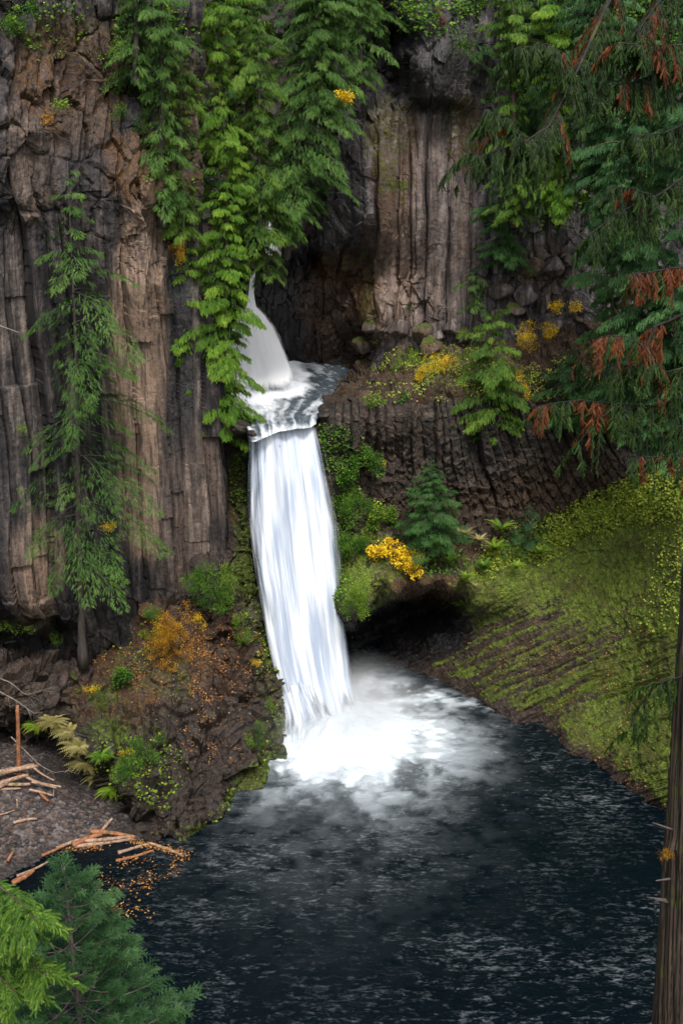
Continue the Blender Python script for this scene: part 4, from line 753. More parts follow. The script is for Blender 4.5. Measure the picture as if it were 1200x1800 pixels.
for k, (lab, px, py, rb, rx, ry, n, mt, tp) in enumerate([
    ('green bush in the top left corner on the cliff', 36, 28, YL1, 36, 30, 140, 'bush', 'leaves'), ('lime fern tuft on the left cliff shelf above the fir top', 104, 186, YL1, 16, 9, 26, 'lime', 'leaves'),
    ('orange yellow tuft below the lime tuft on the left cliff', 84, 203, YL1, 8, 10, 16, 'orange', 'leaves'), ('small green plant on the left cliff beside the dark wet stripe', 208, 195, YL1, 18, 16, 60, 'bush', 'small'),
    ('leafy sprig high on the left cliff near the hemlock', 206, 88, YL1, 16, 26, 50, 'lime', 'small'), ('moss green plant under the big hemlock on the cliff edge', 250, 210, YL1, 18, 20, 60, 'bush', 'small'),
    ('lone yellow green plant on the left columns near the photo edge', 40, 752, YL1, 9, 16, 26, 'lime', 'small'), ('tiny yellow plant low on the left columns near the photo edge', 39, 864, YL1, 8, 5, 10, 'lime', 'small'),
    ('yellow flecked plant at the dark edge beside the yellow green cedar', 312, 440, YL1, 13, 26, 70, 'orange', 'small'), ('yellow leaved tuft among the lower boughs of the slender fir', 190, 925, YL1, 16, 12, 30, 'yellow', 'small'),
    ('pale green plant under the overhang at the far left', 40, 1098, YL1, 34, 10, 40, 'lime', 'small'), ('pale plant under the overhang near the fir trunk', 102, 1128, YL1, 10, 22, 30, 'lime', 'small'),
    ('green fern clump on the ledge edge left of the yellow shrub', 665, 705, YR2, 24, 10, 46, 'lime', 'leaves'), ('leafy plant clump under the yellow shrub on the ledge edge', 715, 698, YR2, 16, 9, 30, 'bush', 'leaves'),
    ('green weeds behind the ledge edge left of the yellow shrub', 706, 640, YR2, 30, 26, 90, 'bush', 'small'), ('green plant between the ledge cedar and the yellow shrub behind it', 895, 555, YR2, 24, 14, 60, 'lime', 'small'),
    ('tiny blue green plant at the foot of the grey columns', 722, 540, YR1, 9, 9, 26, 'spruce', 'small'), ('pale yellow leaves hanging on the wall above the green bush', 664, 815, YR2, 13, 9, 18, 'yellow', 'small'),
    ('green sprigs on the mossy knob at the top centre', 712, 12, YR1, 40, 14, 60, 'lime', 'small'), ('green plant hanging on the rock knob below the dead red bough', 800, 70, YR1, 34, 30, 120, 'bush', 'small'),
    ('lime plant low on the far mossy bank beside the trunk', 1115, 1285, YR2, 14, 16, 30, 'bush', 'small'), ('pale yellow tuft on the lower column face', 982, 832, YR2, 6, 6, 8, 'lime', 'small'),
    ('autumn yellow cluster in the hemlock at top centre', 600, 172, lambda a, b: 88.0, 24, 10, 60, 'yellow', 'leaves'), ('dead red bough hanging from the top beside the rock knob', 775, 25, YR1, 7, 22, 46, 'dead', 'small')]):
    sh(lab, 'plant', px, py, rb, (rx, ry), mt, .6, n=n, size=.36, tpl=tp, seed=50 + k, lumps=5, name='cliff_plant', group=G2, stems=3)
# pale ferns hanging under the outcrop and green sword ferns on the bank
def fern(label, px, py, rbf, rpx, mat, n=16, seed=0, out=.3, hang=.0, group=None, lift=.5):
    p = on(rbf, px, py, out); R = rpx * sized(p); rg = np.random.default_rng(seed + 300); root = empty('fern', p); tag(root, label, 'fern', group)
    a = np.linspace(0, 2 * pi, n, endpoint=False) + rg.normal(size=n) * .3; d = np.stack([np.cos(a), np.sin(a) * .8 - .25, lift - hang + .3 * rg.random(n)], -1)
    foliage('fronds', TP['frond'], np.zeros((n, 3)) + .05 * rg.normal(size=(n, 3)), d, V3(0, 0, 1) + .2 * rg.normal(size=(n, 3)), R * rg.uniform(.7, 1.15, n), np.clip(.5 + .2 * rg.normal(size=n), 0, 1), LF[mat], root, rg); return root
GF = 'ferns along the top of the right bank'
for k, (lab, px, py, r_, mt) in enumerate([('pale yellow fern at the cliff foot right of the young fir', 812, 945, 24, 'pale'), ('pale fern next to the green ferns above the cave', 842, 955, 20, 'pale'), ('lime fern under the cliff, left of the short dark fir', 880, 935, 28, 'lime'), ('big lime fern at the left edge of the leafy bank', 868, 968, 26, 'lime'),
    ('green sword fern above the cave lip', 790, 990, 20, 'bush'), ('green sword fern right of the cave lip', 850, 1000, 20, 'bush'), ('lime fern on the cave corner', 818, 1020, 20, 'lime'), ('pale fern hanging at the right end of the cave lip', 835, 1035, 16, 'pale'), ('low green fern on the dark slope below the fern row', 815, 1070, 22, 'bush'),
    ('green fern on the bank right of the fern row', 905, 1000, 18, 'lime'), ('olive fern on the ground in front of the short dark fir', 950, 975, 20, 'lime')]):
    fern(lab, px, py, YR2, r_ * 1.15, mt, n=26, seed=k, group=GF, out=.9)
GP = 'pale dry ferns hanging under the left outcrop'
for k, (lab, px, py, r_, mt) in enumerate([('pale dry fern highest on the left underside of the outcrop', 92, 1272, 24, 'pale'), ('cream coloured fern beside the highest pale fern', 122, 1288, 26, 'pale'), ('broad cream fern in the middle of the hanging row', 140, 1315, 28, 'pale'), ('pale fern below the broad cream fern', 152, 1345, 28, 'pale'), ('olive fern near the low end of the hanging row', 178, 1368, 24, 'pale'), ('lowest fern of the hanging row, above the cave', 198, 1392, 22, 'lime'),
    ('olive green fern at the far left of the hanging row', 66, 1278, 20, 'lime'), ('green fern right of the pale hanging ferns', 180, 1330, 20, 'bush')]):
    fern(lab, px, py, YL2, r_ * 1.35, mt, n=46, seed=40 + k, group=GP, hang=.55, out=1.3)
# leaf cover on the bank, fallen leaves
def scatter(name, P, mask, n, size, mat, label, rg, tpl, lift=.1, kind='stuff', upj=.5):
    w_ = mask.ravel() * 1.0; Q = P.reshape(-1, 3)
    i = rg.choice(len(Q), n, p=w_ / w_.sum()); pos = Q[i] + rg.normal(size=(n, 3)) * .08 + V3(0, -.6, .8) * (lift * rg.random((n, 1)) + .03)
    A = rg.normal(size=(n, 3)) * (1, 1, .4); o = foliage(name, tpl, pos, A, V3(0, -.6, .8) + upj * rg.normal(size=(n, 3)), size * rg.uniform(.6, 1.3, n), np.clip(rg.normal(size=n) * .25 + .5, 0, 1), mat, None, rg); o['kind'] = kind; o['label'] = label; return o
leaf1 = [tri_tpl([(0, 0, 0), (.5, .34, .05), (1, 0, 0), (0, 0, 0), (1, 0, 0), (.5, -.34, .08)]), tri_tpl([(0, 0, 0), (.4, .45, .1), (1, .1, 0), (0, 0, 0), (1, -.1, 0), (.4, -.4, .0)])]
rg = np.random.default_rng(5)
def grid_px(P):
    d = P - V3(0, 0, H); fwd = d[..., 1] * CP - d[..., 2] * SP; return 600 + F * d[..., 0] / fwd, 900 - F * (d[..., 1] * SP + d[..., 2] * CP) / fwd
GX, GY = grid_px(P_R2); n_ = fbm(P_R2[..., 0] * .35, P_R2[..., 1] * .35, P_R2[..., 2] * .3, 4, 601); area = 1.0
ridge = 1010 - (GX - 850) * .32 - 45 * n_
inb = sstep(-75, -20, 945 - (GX - 850) * .40 - GY + 0) * 0 + sstep(0, 30, GY - (950 - (GX - 850) * .46)) * sstep(20, -30, GY - ridge) * sstep(830, 880, GX)
cov = np.clip(inb * (.35 + .8 * sstep(-.25, .25, n_)), 0, 1) + .07 * sstep(1120, 1180, GX + 40 * n_) * sstep(900, 950, GY) * sstep(1130, 1060, GY)
scatter('ground_cover', P_R2, cov * sstep(1420, 1180, GX), 17000, .22, LF['cover'], 'low yellow green leaves covering the upper bank', rg, leaf1, .35)
lit = (sstep(730, 760, GX) * sstep(1050, 1120, GY) * (P_R2[..., 2] > .3) * (.15 + sstep(.0, .5, n_) + .8 * blob(GX, GY, 960, 1180, 130, 60)) + .5 * blob(GX, GY, 800, 1145, 110, 14) + .35 * sstep(712, 690, GY) * (GX > 580) * (P_R2[..., 2] > 24.3) + .2 * blob(GX, GY, 1050, 1040, 80, 60))
scatter('fallen_leaves', P_R2, lit * (.08 + sstep(.05, .35, fbm(P_R2[..., 0] * .9, P_R2[..., 1] * .9, P_R2[..., 2], 3, 630))), 1900, .125, LF['litter'], 'small fallen orange leaves on the right bank', rg, leaf1, .03, upj=.2)
GX, GY = grid_px(P_L2); n_ = fbm(P_L2[..., 0] * .5, P_L2[..., 1] * .5, P_L2[..., 2] * .5, 3, 611)
lit = blob(GX, GY, 270, 1150, 120, 90, n_) + .8 * blob(GX, GY, 390, 1180, 90, 90, n_) + .5 * blob(GX, GY, 370, 1280, 80, 80, n_)
scatter('fallen_leaves', P_L2, lit * (P_L2[..., 2] > .5) * (.1 + sstep(.0, .3, fbm(P_L2[..., 0] * 1.1, P_L2[..., 1] * 1.1, P_L2[..., 2], 3, 631))), 3400, .13, LF['litter'], 'fallen orange leaves on the left outcrop', rg, leaf1, .03, upj=.2)
scatter('ground_cover', P_L2, .5 * blob(GX, GY, 235, 1140, 60, 60, n_ * 2) + blob(GX, GY, 240, 1340, 90, 70, 2 * n_) + sstep(45, 12, l2_edge_arr(GY) - GX) * sstep(1010, 1050, GY) * sstep(1460, 1400, GY) * (n_ > -.05) * .8, 1500, .22, LF['lime'], 'tiny green leaves scattered over the left outcrop', rg, leaf1, .12)
GX, GY = grid_px(P_R2); n_ = fbm(P_R2[..., 0] * .7, P_R2[..., 1] * .7, P_R2[..., 2] * .5, 3, 615)
scatter('ground_cover', P_R2, sstep(560, 570, GX) * sstep(640, 590, GX) * sstep(745, 760, GY) * sstep(1090, 1060, GY) * (n_ > -.1) + .6 * blob(GX, GY, 760, 985, 70, 30) + .7 * sstep(400, 408, GX) * sstep(437, 430, GX) * sstep(780, 800, GY) * sstep(1000, 980, GY) * (n_ > 0), 3200, .22, LF['bush'], 'small green leaves clothing the wet walls beside the waterfall', rg, leaf1, .25)
G1X, G1Y = grid_px(P_R1); n_ = fbm(P_R1[..., 0] * .35, P_R1[..., 1] * .35, P_R1[..., 2] * .3, 4, 619)
scatter('ground_cover', P_R1, sstep(-.12, .12, n_) * (sstep(840, 880, G1X) * sstep(440, 330, G1Y) * sstep(1260, 1200, G1X) + .9 * blob(G1X, G1Y, 740, 10, 120, 60)), 9000, .34, LF['bush'], 'leafy growth covering the cliff behind the cedars at top right', rg, leaf1, .6)
n_ = fbm(P_R2[..., 0] * .6, P_R2[..., 1] * .6, P_R2[..., 2] * .5, 3, 618)
scatter('ground_cover', P_R2, (sstep(-.05, .2, n_) * sstep(712, 700, GY) * sstep(600, 620, GY) * sstep(630, 650, GX) * sstep(1080, 1000, GX)), 2600, .2, LF['cover'], 'yellow green weeds growing over the ledge', rg, leaf1, .35)
GX, GY = grid_px(P_L1); n_ = fbm(P_L1[..., 0] * .5, P_L1[..., 1] * .5, P_L1[..., 2] * .5, 3, 616)
scatter('ground_cover', P_L1, sstep(.05, .2, n_) * (blob(GX, GY, 270, 150, 90, 170) + .7 * blob(GX, GY, 325, 330, 30, 150) + .25 * blob(GX, GY, 130, 60, 110, 60)), 3500, .25, LF['bush'], 'small leaves and moss tufts on the upper left cliff', rg, leaf1, .3)
# ---- boulders -----------------------------------------------------------
def boulder(label, px, py, rbf, rpx, mat='cliff_right', seed=0, group=None, out=.0, sq=(1, .8, .75), moss=.2, rust=.2, dark=0., z=None):
    p = on(rbf, px, py, out) if z is None else atz(px, py, z); R = rpx * sized(p); rg = np.random.default_rng(seed + 77)
    import bmesh
    bm = bmesh.new(); bmesh.ops.create_icosphere(bm, subdivisions=4, radius=1); V = np.array([v.co[:] for v in bm.verts]); Fc = np.array([[v.index for v in f.verts] for f in bm.faces]); bm.free()
    for k in range(13):        # planes cut the ball into a blocky stone
        n = norm(rg.normal(size=3)); d = rg.uniform(.55, .85); h = V @ n; V = V - np.outer(np.maximum(h - d, 0) * .93, n)
    V = V * (1 + .07 * fbm(V[:, 0] * 2 + seed, V[:, 1] * 2, V[:, 2] * 2, 4, seed)[:, None]); V = V * np.array(sq) * R
    a = rg.uniform(0, pi); c, s_ = cos(a), sin(a); V = V @ np.array([[c, -s_, 0], [s_, c, 0], [0, 0, 1]]).T
    up = V[:, 2] / R; o = mesh_np('boulder', V, Fc, MAT[mat], None, True, dict(moss=moss * 2 * sstep(0, .5, up), rust=rust + 0 * up, dark=dark + 0 * up, tan=.1 + 0 * up, tone=0 * up, lich=.5 + 0 * up)); o.location = p
    return tag(o, label, 'rock', group)
GB = 'boulders at the foot of the grey columns'
for k, (lab, px, py, r_, mo, ru) in enumerate([('blocky grey boulder under the left end of the columns', 700, 575, 26, .1, .3), ('rust capped boulder in front of the columns', 740, 585, 26, .3, .7), ('grey stone beside the rust capped boulder', 768, 592, 17, 0, .1), ('long orange mossy boulder behind the yellow shrub', 755, 610, 30, .4, .9),
    ('mossy boulder at the right edge of the upper basin', 640, 605, 24, .6, .6), ('dark round stone above the mossy basin boulder', 655, 575, 20, .4, .3), ('angular stone leaning on the column foot', 792, 575, 22, .0, .2), ('mossy stone right of the column foot', 815, 590, 22, .4, .5),
    ('pale angular slab among the boulders on the upper right ledge', 925, 520, 26, 0, .0), ('orange stained boulder above the pale slab', 938, 472, 26, .2, .9), ('grey boulder right of the orange stained one', 975, 470, 28, .1, .2), ('tall dark grey stone behind the ledge cedar', 880, 510, 24, .2, .3), ('small stone near the pale yellow sprig', 978, 570, 16, .1, .1), ('mossy boulder behind the ledge cedar top', 905, 545, 20, .5, .5)]):
    boulder(lab, px, py, YR1 if py < 600 else YR2, r_, seed=k, group=GB, out=.6, moss=mo, rust=ru)
GS = 'dark stones on the shore of the upper basin'
for k, (lab, px, py, r_) in enumerate([('dark wet stone nearest the lip on the right of the upper basin', 582, 712, 15), ('dark stone in the middle of the right basin shore', 600, 685, 16), ('brown stone up the right basin shore', 618, 668, 14), ('brown stone at the back of the right basin shore', 634, 648, 14), ('flat dark stone on the ledge behind the basin shore', 640, 690, 20), ('low brown stone on the ledge edge', 620, 702, 14), ('stone on the ledge above the low brown one', 660, 668, 16), ('small wet stone left of the waterfall lip', 420, 752, 17), ('black wet rock poking through the lip water on the left', 443, 762, 12), ('dark rock closing the right end of the waterfall lip', 570, 728, 16)]):
    boulder(lab, px, py, YR2, r_, 'rubble', 30 + k, GS, .1, (1, .8, .5), .15, .2, .8, z=None if k > 3 and k < 7 else 24.1)
boulder('big smooth dark boulder beside the top of the upper waterfall', 478, 462, lambda a, b: 107.5, 27, 'rubble', 60, None, 0, (1, .8, .7), .1, .6, .75)
boulder('small dark rock above the slot of the upper waterfall', 441, 472, lambda a, b: 107, 15, 'rubble', 61, None, 0, (1.2, .8, .5), .1, .3, .8)
#==END PLANTS2==
# ------------------------------------------------------------------ gravel beach with driftwood
gp = [(-300, 1700, 0), (-100, 1600, 0), (0, 1548, 0), (50, 1520, 0), (100, 1498, 0), (180, 1482, 0), (250, 1474, 0), (0, 1400, 1.7), (0, 1352, 2.2), (90, 1400, 1.35), (110, 1420, 1.0), (180, 1446, .5), (-200, 1400, 1.8), (104, 1378, 1.2), (120, 1385, .8), (150, 1400, .3), (170, 1420, .3), (205, 1440, .15), (70, 1330, .9), (130, 1370, .25), (180, 1405, .2), (-200, 1300, 2.6)]
gw = np.array([atz(*q) for q in gp]); gd = np.array([(-28, 58, -1.5), (-20, 57, -1.5), (-12, 57.5, -1.5), (-8, 61.5, -1.2), (-20, 80, .2), (-10, 80, .2), (-14, 74, .2), (-18, 74, .2), (-24, 74, .5), (-40, 70, 2.5), (-40, 60, -1)]); gw = np.vstack([gw, gd])
K = np.sqrt(((gw[:, None, :2] - gw[None, :, :2]) ** 2).sum(-1) + .05); gwt = np.linalg.solve(K + np.eye(len(K)) * .02, gw[:, 2] - 0)
def gz(x, y): x, y = np.asarray(x, float), np.asarray(y, float); return (np.sqrt((x[..., None] - gw[:, 0]) ** 2 + (y[..., None] - gw[:, 1]) ** 2 + .05) @ gwt)
X, Y = np.meshgrid(np.arange(-38, -6, .09), np.arange(56.5, 79, .09)); fa, fc = facets(X * 2.6, Y * 2.6, 0 * X, 701, .6)
Z = gz(X, Y) + .07 * fbm(X * .8, Y * .8, 0 * X, 3, 702) + .16 * (sstep(0, .5, fc) * fa) + .02 * fbm(X * 6, Y * 6, 0 * X, 2, 703)
m = M_('river gravel'); n = m.noise(2.4, detail=6); vcol = m.voro(4.5, out='Color'); bw = m.N.new('ShaderNodeSeparateColor'); m.L.new(vcol, bw.inputs[0])
c = m.ramp(bw.outputs[0], [(.1, (.012, .011, .012)), (.5, (.045, .037, .036)), (.9, (.12, .10, .092))]); c = m.mix(m.rng(n, .45, .65, 0, .75), c, (.055, .025, .014)); c = m.mix( m.rng(m.attr('wet'), 0, 1, 0, .75), c, (.01, .008, .007))  # mask blackens both the damp waterline and the painted cave shade
m.set(Base_Color=c, Roughness=.7, Normal=m.bump(m.math('ADD', m.voro(4.5), m.math('MULTIPLY', n, .5)), .8, .1)); MAT['gravel'] = m.m
struct(mesh_np('beach', np.stack([X, Y, Z], -1).reshape(-1, 3), grid_faces(*X.shape), MAT['gravel'], attrs={'wet': np.maximum(sstep(.45, .05, Z), sstep(67.2, 69, Y + .6 * fbm(X * .6, Y * .6, 0 * X, 3, 705)) * sstep(-23.5, -21, X))}))  # wet at the waterline; under the overhang, cave shade painted into the gravel
def log(label, p0, p1, r, mat='wood', name='driftwood_log', group='driftwood washed onto the gravel beach', seed=0, bend=.05, wp=None):
    a = np.array(p0 if wp else atz(*p0)); b = np.array(p1 if wp else atz(*p1)); q = np.linspace(0, 1, 12)[:, None]; rg = np.random.default_rng(seed); L = np.linalg.norm(b - a)
    P = (b - a) * q + bend * L * np.sin(q * pi) * norm(rg.normal(size=3) * (1, 1, .3)) ; V, Fc = tube(P, r * (1.05 - .35 * q[:, 0]) * (1 + .1 * rg.normal(size=12)), 8, .25, seed)
    o = mesh_np(name, V, Fc, BK[mat], None, True, {'tint': np.full(len(V), .5)}); o.location = a; return tag(o, label, 'log', group)
logs = [('thick orange log at the left edge topmost of the pile', (-30, 1366, 2.5), (68, 1346, 2.5), .22, 'wood'), ('second log of the pile beside the standing snag', (-20, 1386, 2.3), (50, 1362, 2.4), .18, 'wood'), ('pale log sloping to the left edge in the pile', (-20, 1392, 2.2), (30, 1366, 2.3), .11, 'wood'),
    ('straight pale log along the front of the pile', (0, 1378, 2.1), (54, 1378, 2.1), .15, 'wood'), ('low log at the bottom left of the pile', (-30, 1392, 1.9), (38, 1386, 1.9), .1, 'wood'), ('short log right of the snag', (40, 1362, 2.3), (100, 1385, 1.9), .1, 'wood'), ('thin pole pointing right out of the pile', (56, 1375, 2.1), (108, 1383, 1.9), .08, 'wood'),
    ('thin pole under the pointing pole', (52, 1388, 2.0), (92, 1398, 1.7), .08, 'wood'), ('orange stick at the right foot of the pile', (70, 1392, 1.8), (86, 1408, 1.5), .1, 'wood2'), ('brown stick leaning in the pile', (60, 1350, 2.5), (96, 1372, 2.1), .07, 'wood'), ('thin stick on top of the pile', (10, 1352, 2.6), (60, 1342, 2.6), .06, 'wood'),
    ('lone pale plank on the gravel', (24, 1446, 1.15), (66, 1439, 1.15), .12, 'wood'), ('short pale stick above the lone plank', (30, 1405, 1.7), (31, 1420, 1.4), .06, 'wood'), ('small stick crossing near the left edge of the gravel', (-8, 1434, 1.4), (26, 1424, 1.4), .06, 'wood'), ('pale stick standing at the cave mouth', (94, 1400, 1.5), (95, 1388, 2.0), .06, 'twig'),
    ('reddish log leaning on the rocks at the water edge', (176, 1466, .3), (198, 1438, .9), .12, 'wood'), ('long orange log on the water edge, topmost of the shore bundle', (160, 1462, .45), (238, 1472, .2), .17, 'wood2'), ('dark red log under the topmost one in the shore bundle', (130, 1488, .2), (236, 1474, .12), .15, 'wood'), ('brown log in the middle of the shore bundle', (150, 1478, .35), (228, 1470, .3), .13, 'wood'),
    ('wide orange slab at the left of the shore bundle', (128, 1486, .3), (180, 1466, .5), .2, 'wood2'), ('pale log end in the shore bundle near the gravel', (100, 1492, .25), (150, 1474, .45), .13, 'wood'), ('log floating off the outcrop foot, upper one', (208, 1499, .06), (268, 1482, .06), .12, 'wood'), ('log floating off the outcrop foot, lower one', (204, 1513, .05), (270, 1495, .05), .1, 'wood2'),
    ('curved pale log floating with the leaf debris', (262, 1482, .05), (322, 1505, .05), .1, 'wood'), ('brown stick at the lower left water edge', (30, 1540, .15), (86, 1514, .15), .09, 'wood'), ('orange slab at the lower left water edge', (22, 1552, .12), (60, 1530, .2), .17, 'wood2'), ('dark stick on the gravel near the left edge', (14, 1514, .5), (26, 1494, .8), .1, 'wood2'), ('stick in the debris beside the small stones', (74, 1504, .3), (116, 1486, .4), .1, 'wood2')]
for k, (lab, a, b, r, mt) in enumerate(logs): log(lab, a, b, r, mt, seed=k)
snag = at(33, 1372, 68.0); o = log('upright broken red brown snag standing in the driftwood pile', snag - V3(0, 0, .3), at(31, 1240, 68.0), .17, 'wood2', 'snag', None, 91, .01, wp=True); o['category'] = 'dead trunk'
for k, (px, py, r) in enumerate([(20, 1490, 14), (48, 1478, 9), (70, 1470, 10), (35, 1500, 8), (12, 1468, 8), (88, 1462, 7), (150, 1456, 10), (120, 1448, 7), (60, 1496, 7), (5, 1510, 9), (98, 1478, 6), (170, 1450, 7)]):
    P0 = atz(px, py, 0); y0 = yz(px, py, .8); p = at(px, py, y0); boulder('dark rounded beach stone', px, py, None, r, 'rubble', 80 + k, 'dark rounded stones on the gravel beach', 0, (1, .8, .6), 0, .1, .4, z=float(gz(p[0], p[1])) + .05)
rg = np.random.default_rng(9); PT = []
for (a, b, n, sp) in [((230, 1478), (325, 1500), 300, 6), ((325, 1500), (300, 1535), 90, 6), ((270, 1500), (210, 1520), 50, 10), ((165, 1540), (260, 1570), 70, 14), ((240, 1560), (280, 1530), 90, 12), ((195, 1595), (260, 1600), 80, 14), ((110, 1488), (180, 1490), 160, 6)]:
    q = rg.random(n); PT.append(np.stack([a[0] + (b[0] - a[0]) * q + rg.normal(size=n) * sp, a[1] + (b[1] - a[1]) * q + rg.normal(size=n) * sp * .6], -1))
PT = np.concatenate(PT); PW = atz(PT[:, 0], PT[:, 1], .09); n = len(PW)
o = foliage('floating_debris', leaf1, PW, rg.normal(size=(n, 3)) * (1, 1, .05), V3(0, 0, 1) + .15 * rg.normal(size=(n, 3)), .12 * rg.uniform(.5, 1.6, n), rg.random(n), LF['litter'], None, rg); o['kind'] = 'stuff'; o['label'] = 'floating leaves and wood chips off the outcrop foot'
def twigs(label, pts, r, group=None, name='bare_branch', mat='twig', seed=0, side=6):
    """a leafless branch: pts = [(px,py,Y)...]"""
    P = np.array([at(*q) for q in pts]); rg = np.random.default_rng(seed + 500); root = empty(name, P[0]); tag(root, label, 'branch', group); t = np.linspace(0, 1, len(P)); tt = np.linspace(0, 1, 14); C_ = np.stack([np.interp(tt, t, P[:, j]) for j in range(3)], -1) - P[0]
    b = Bag(); b.add(*tube(C_, r * (1.05 - .8 * tt), 6)); b.build('stem', BK[mat], root)
    for k in range(side):
        i = rg.integers(2, 13); d = norm(C_[min(13, i + 1)] - C_[i - 1] + rg.normal(size=3) * np.linalg.norm(C_[-1]) * .12); L = np.linalg.norm(C_[-1]) * rg.uniform(.12, .3); q = np.linspace(0, 1, 6)[:, None]
        b = Bag(); b.add(*tube(C_[i] + d * L * q - V3(0, 0, 1) * .12 * L * q ** 2, r * .4 * (1.05 - .8 * q[:, 0]), 4)); b.build('twig', BK[mat], root)
    return root
twigs('long bare grey branch reaching from the left edge over the outcrop shelf', [(-20, 1185, 71), (20, 1200, 70.6), (45, 1222, 70.4), (92, 1208, 70)], .05, seed=1)
twigs('lower bare grey branch drooping from the left edge', [(-20, 1205, 70.5), (30, 1232, 70.2), (60, 1254, 70), (75, 1252, 69.8)], .05, seed=2)
twigs('bare twigs lying in front of the cave', [(20, 1295, 69), (70, 1345, 68.5), (95, 1358, 68), (128, 1354, 68)], .045, seed=3)
twigs('short broken branch on the left columns at the photo edge', [(-14, 568, 71.2), (12, 577, 71), (36, 585, 70.8)], .07, seed=4, side=2)
#==END BEACH==
# ------------------------------------------------------------------ viewpoint slope and the near trees
X, Y = np.meshgrid(np.arange(-60, 60, .8), np.arange(-6, 46, .6)); zb = np.interp(Y, [-6, 0, 6, 14, 22, 30, 40, 46], [40, 39, 33, 25, 17, 9, -.2, -2.5]); Z = zb + .6 * fbm(X * .25, Y * .25, 0 * X, 4, 801)
A0 = np.ones(X.shape); struct(mesh_np('near_slope', np.stack([X, Y, Z], -1).reshape(-1, 3), grid_faces(*X.shape), MAT['bank'], attrs=dict(moss=A0 * .6, rust=A0 * .5, dark=A0 * .2, tan=A0 * 0, tone=A0 * 0, lich=A0 * 0)))
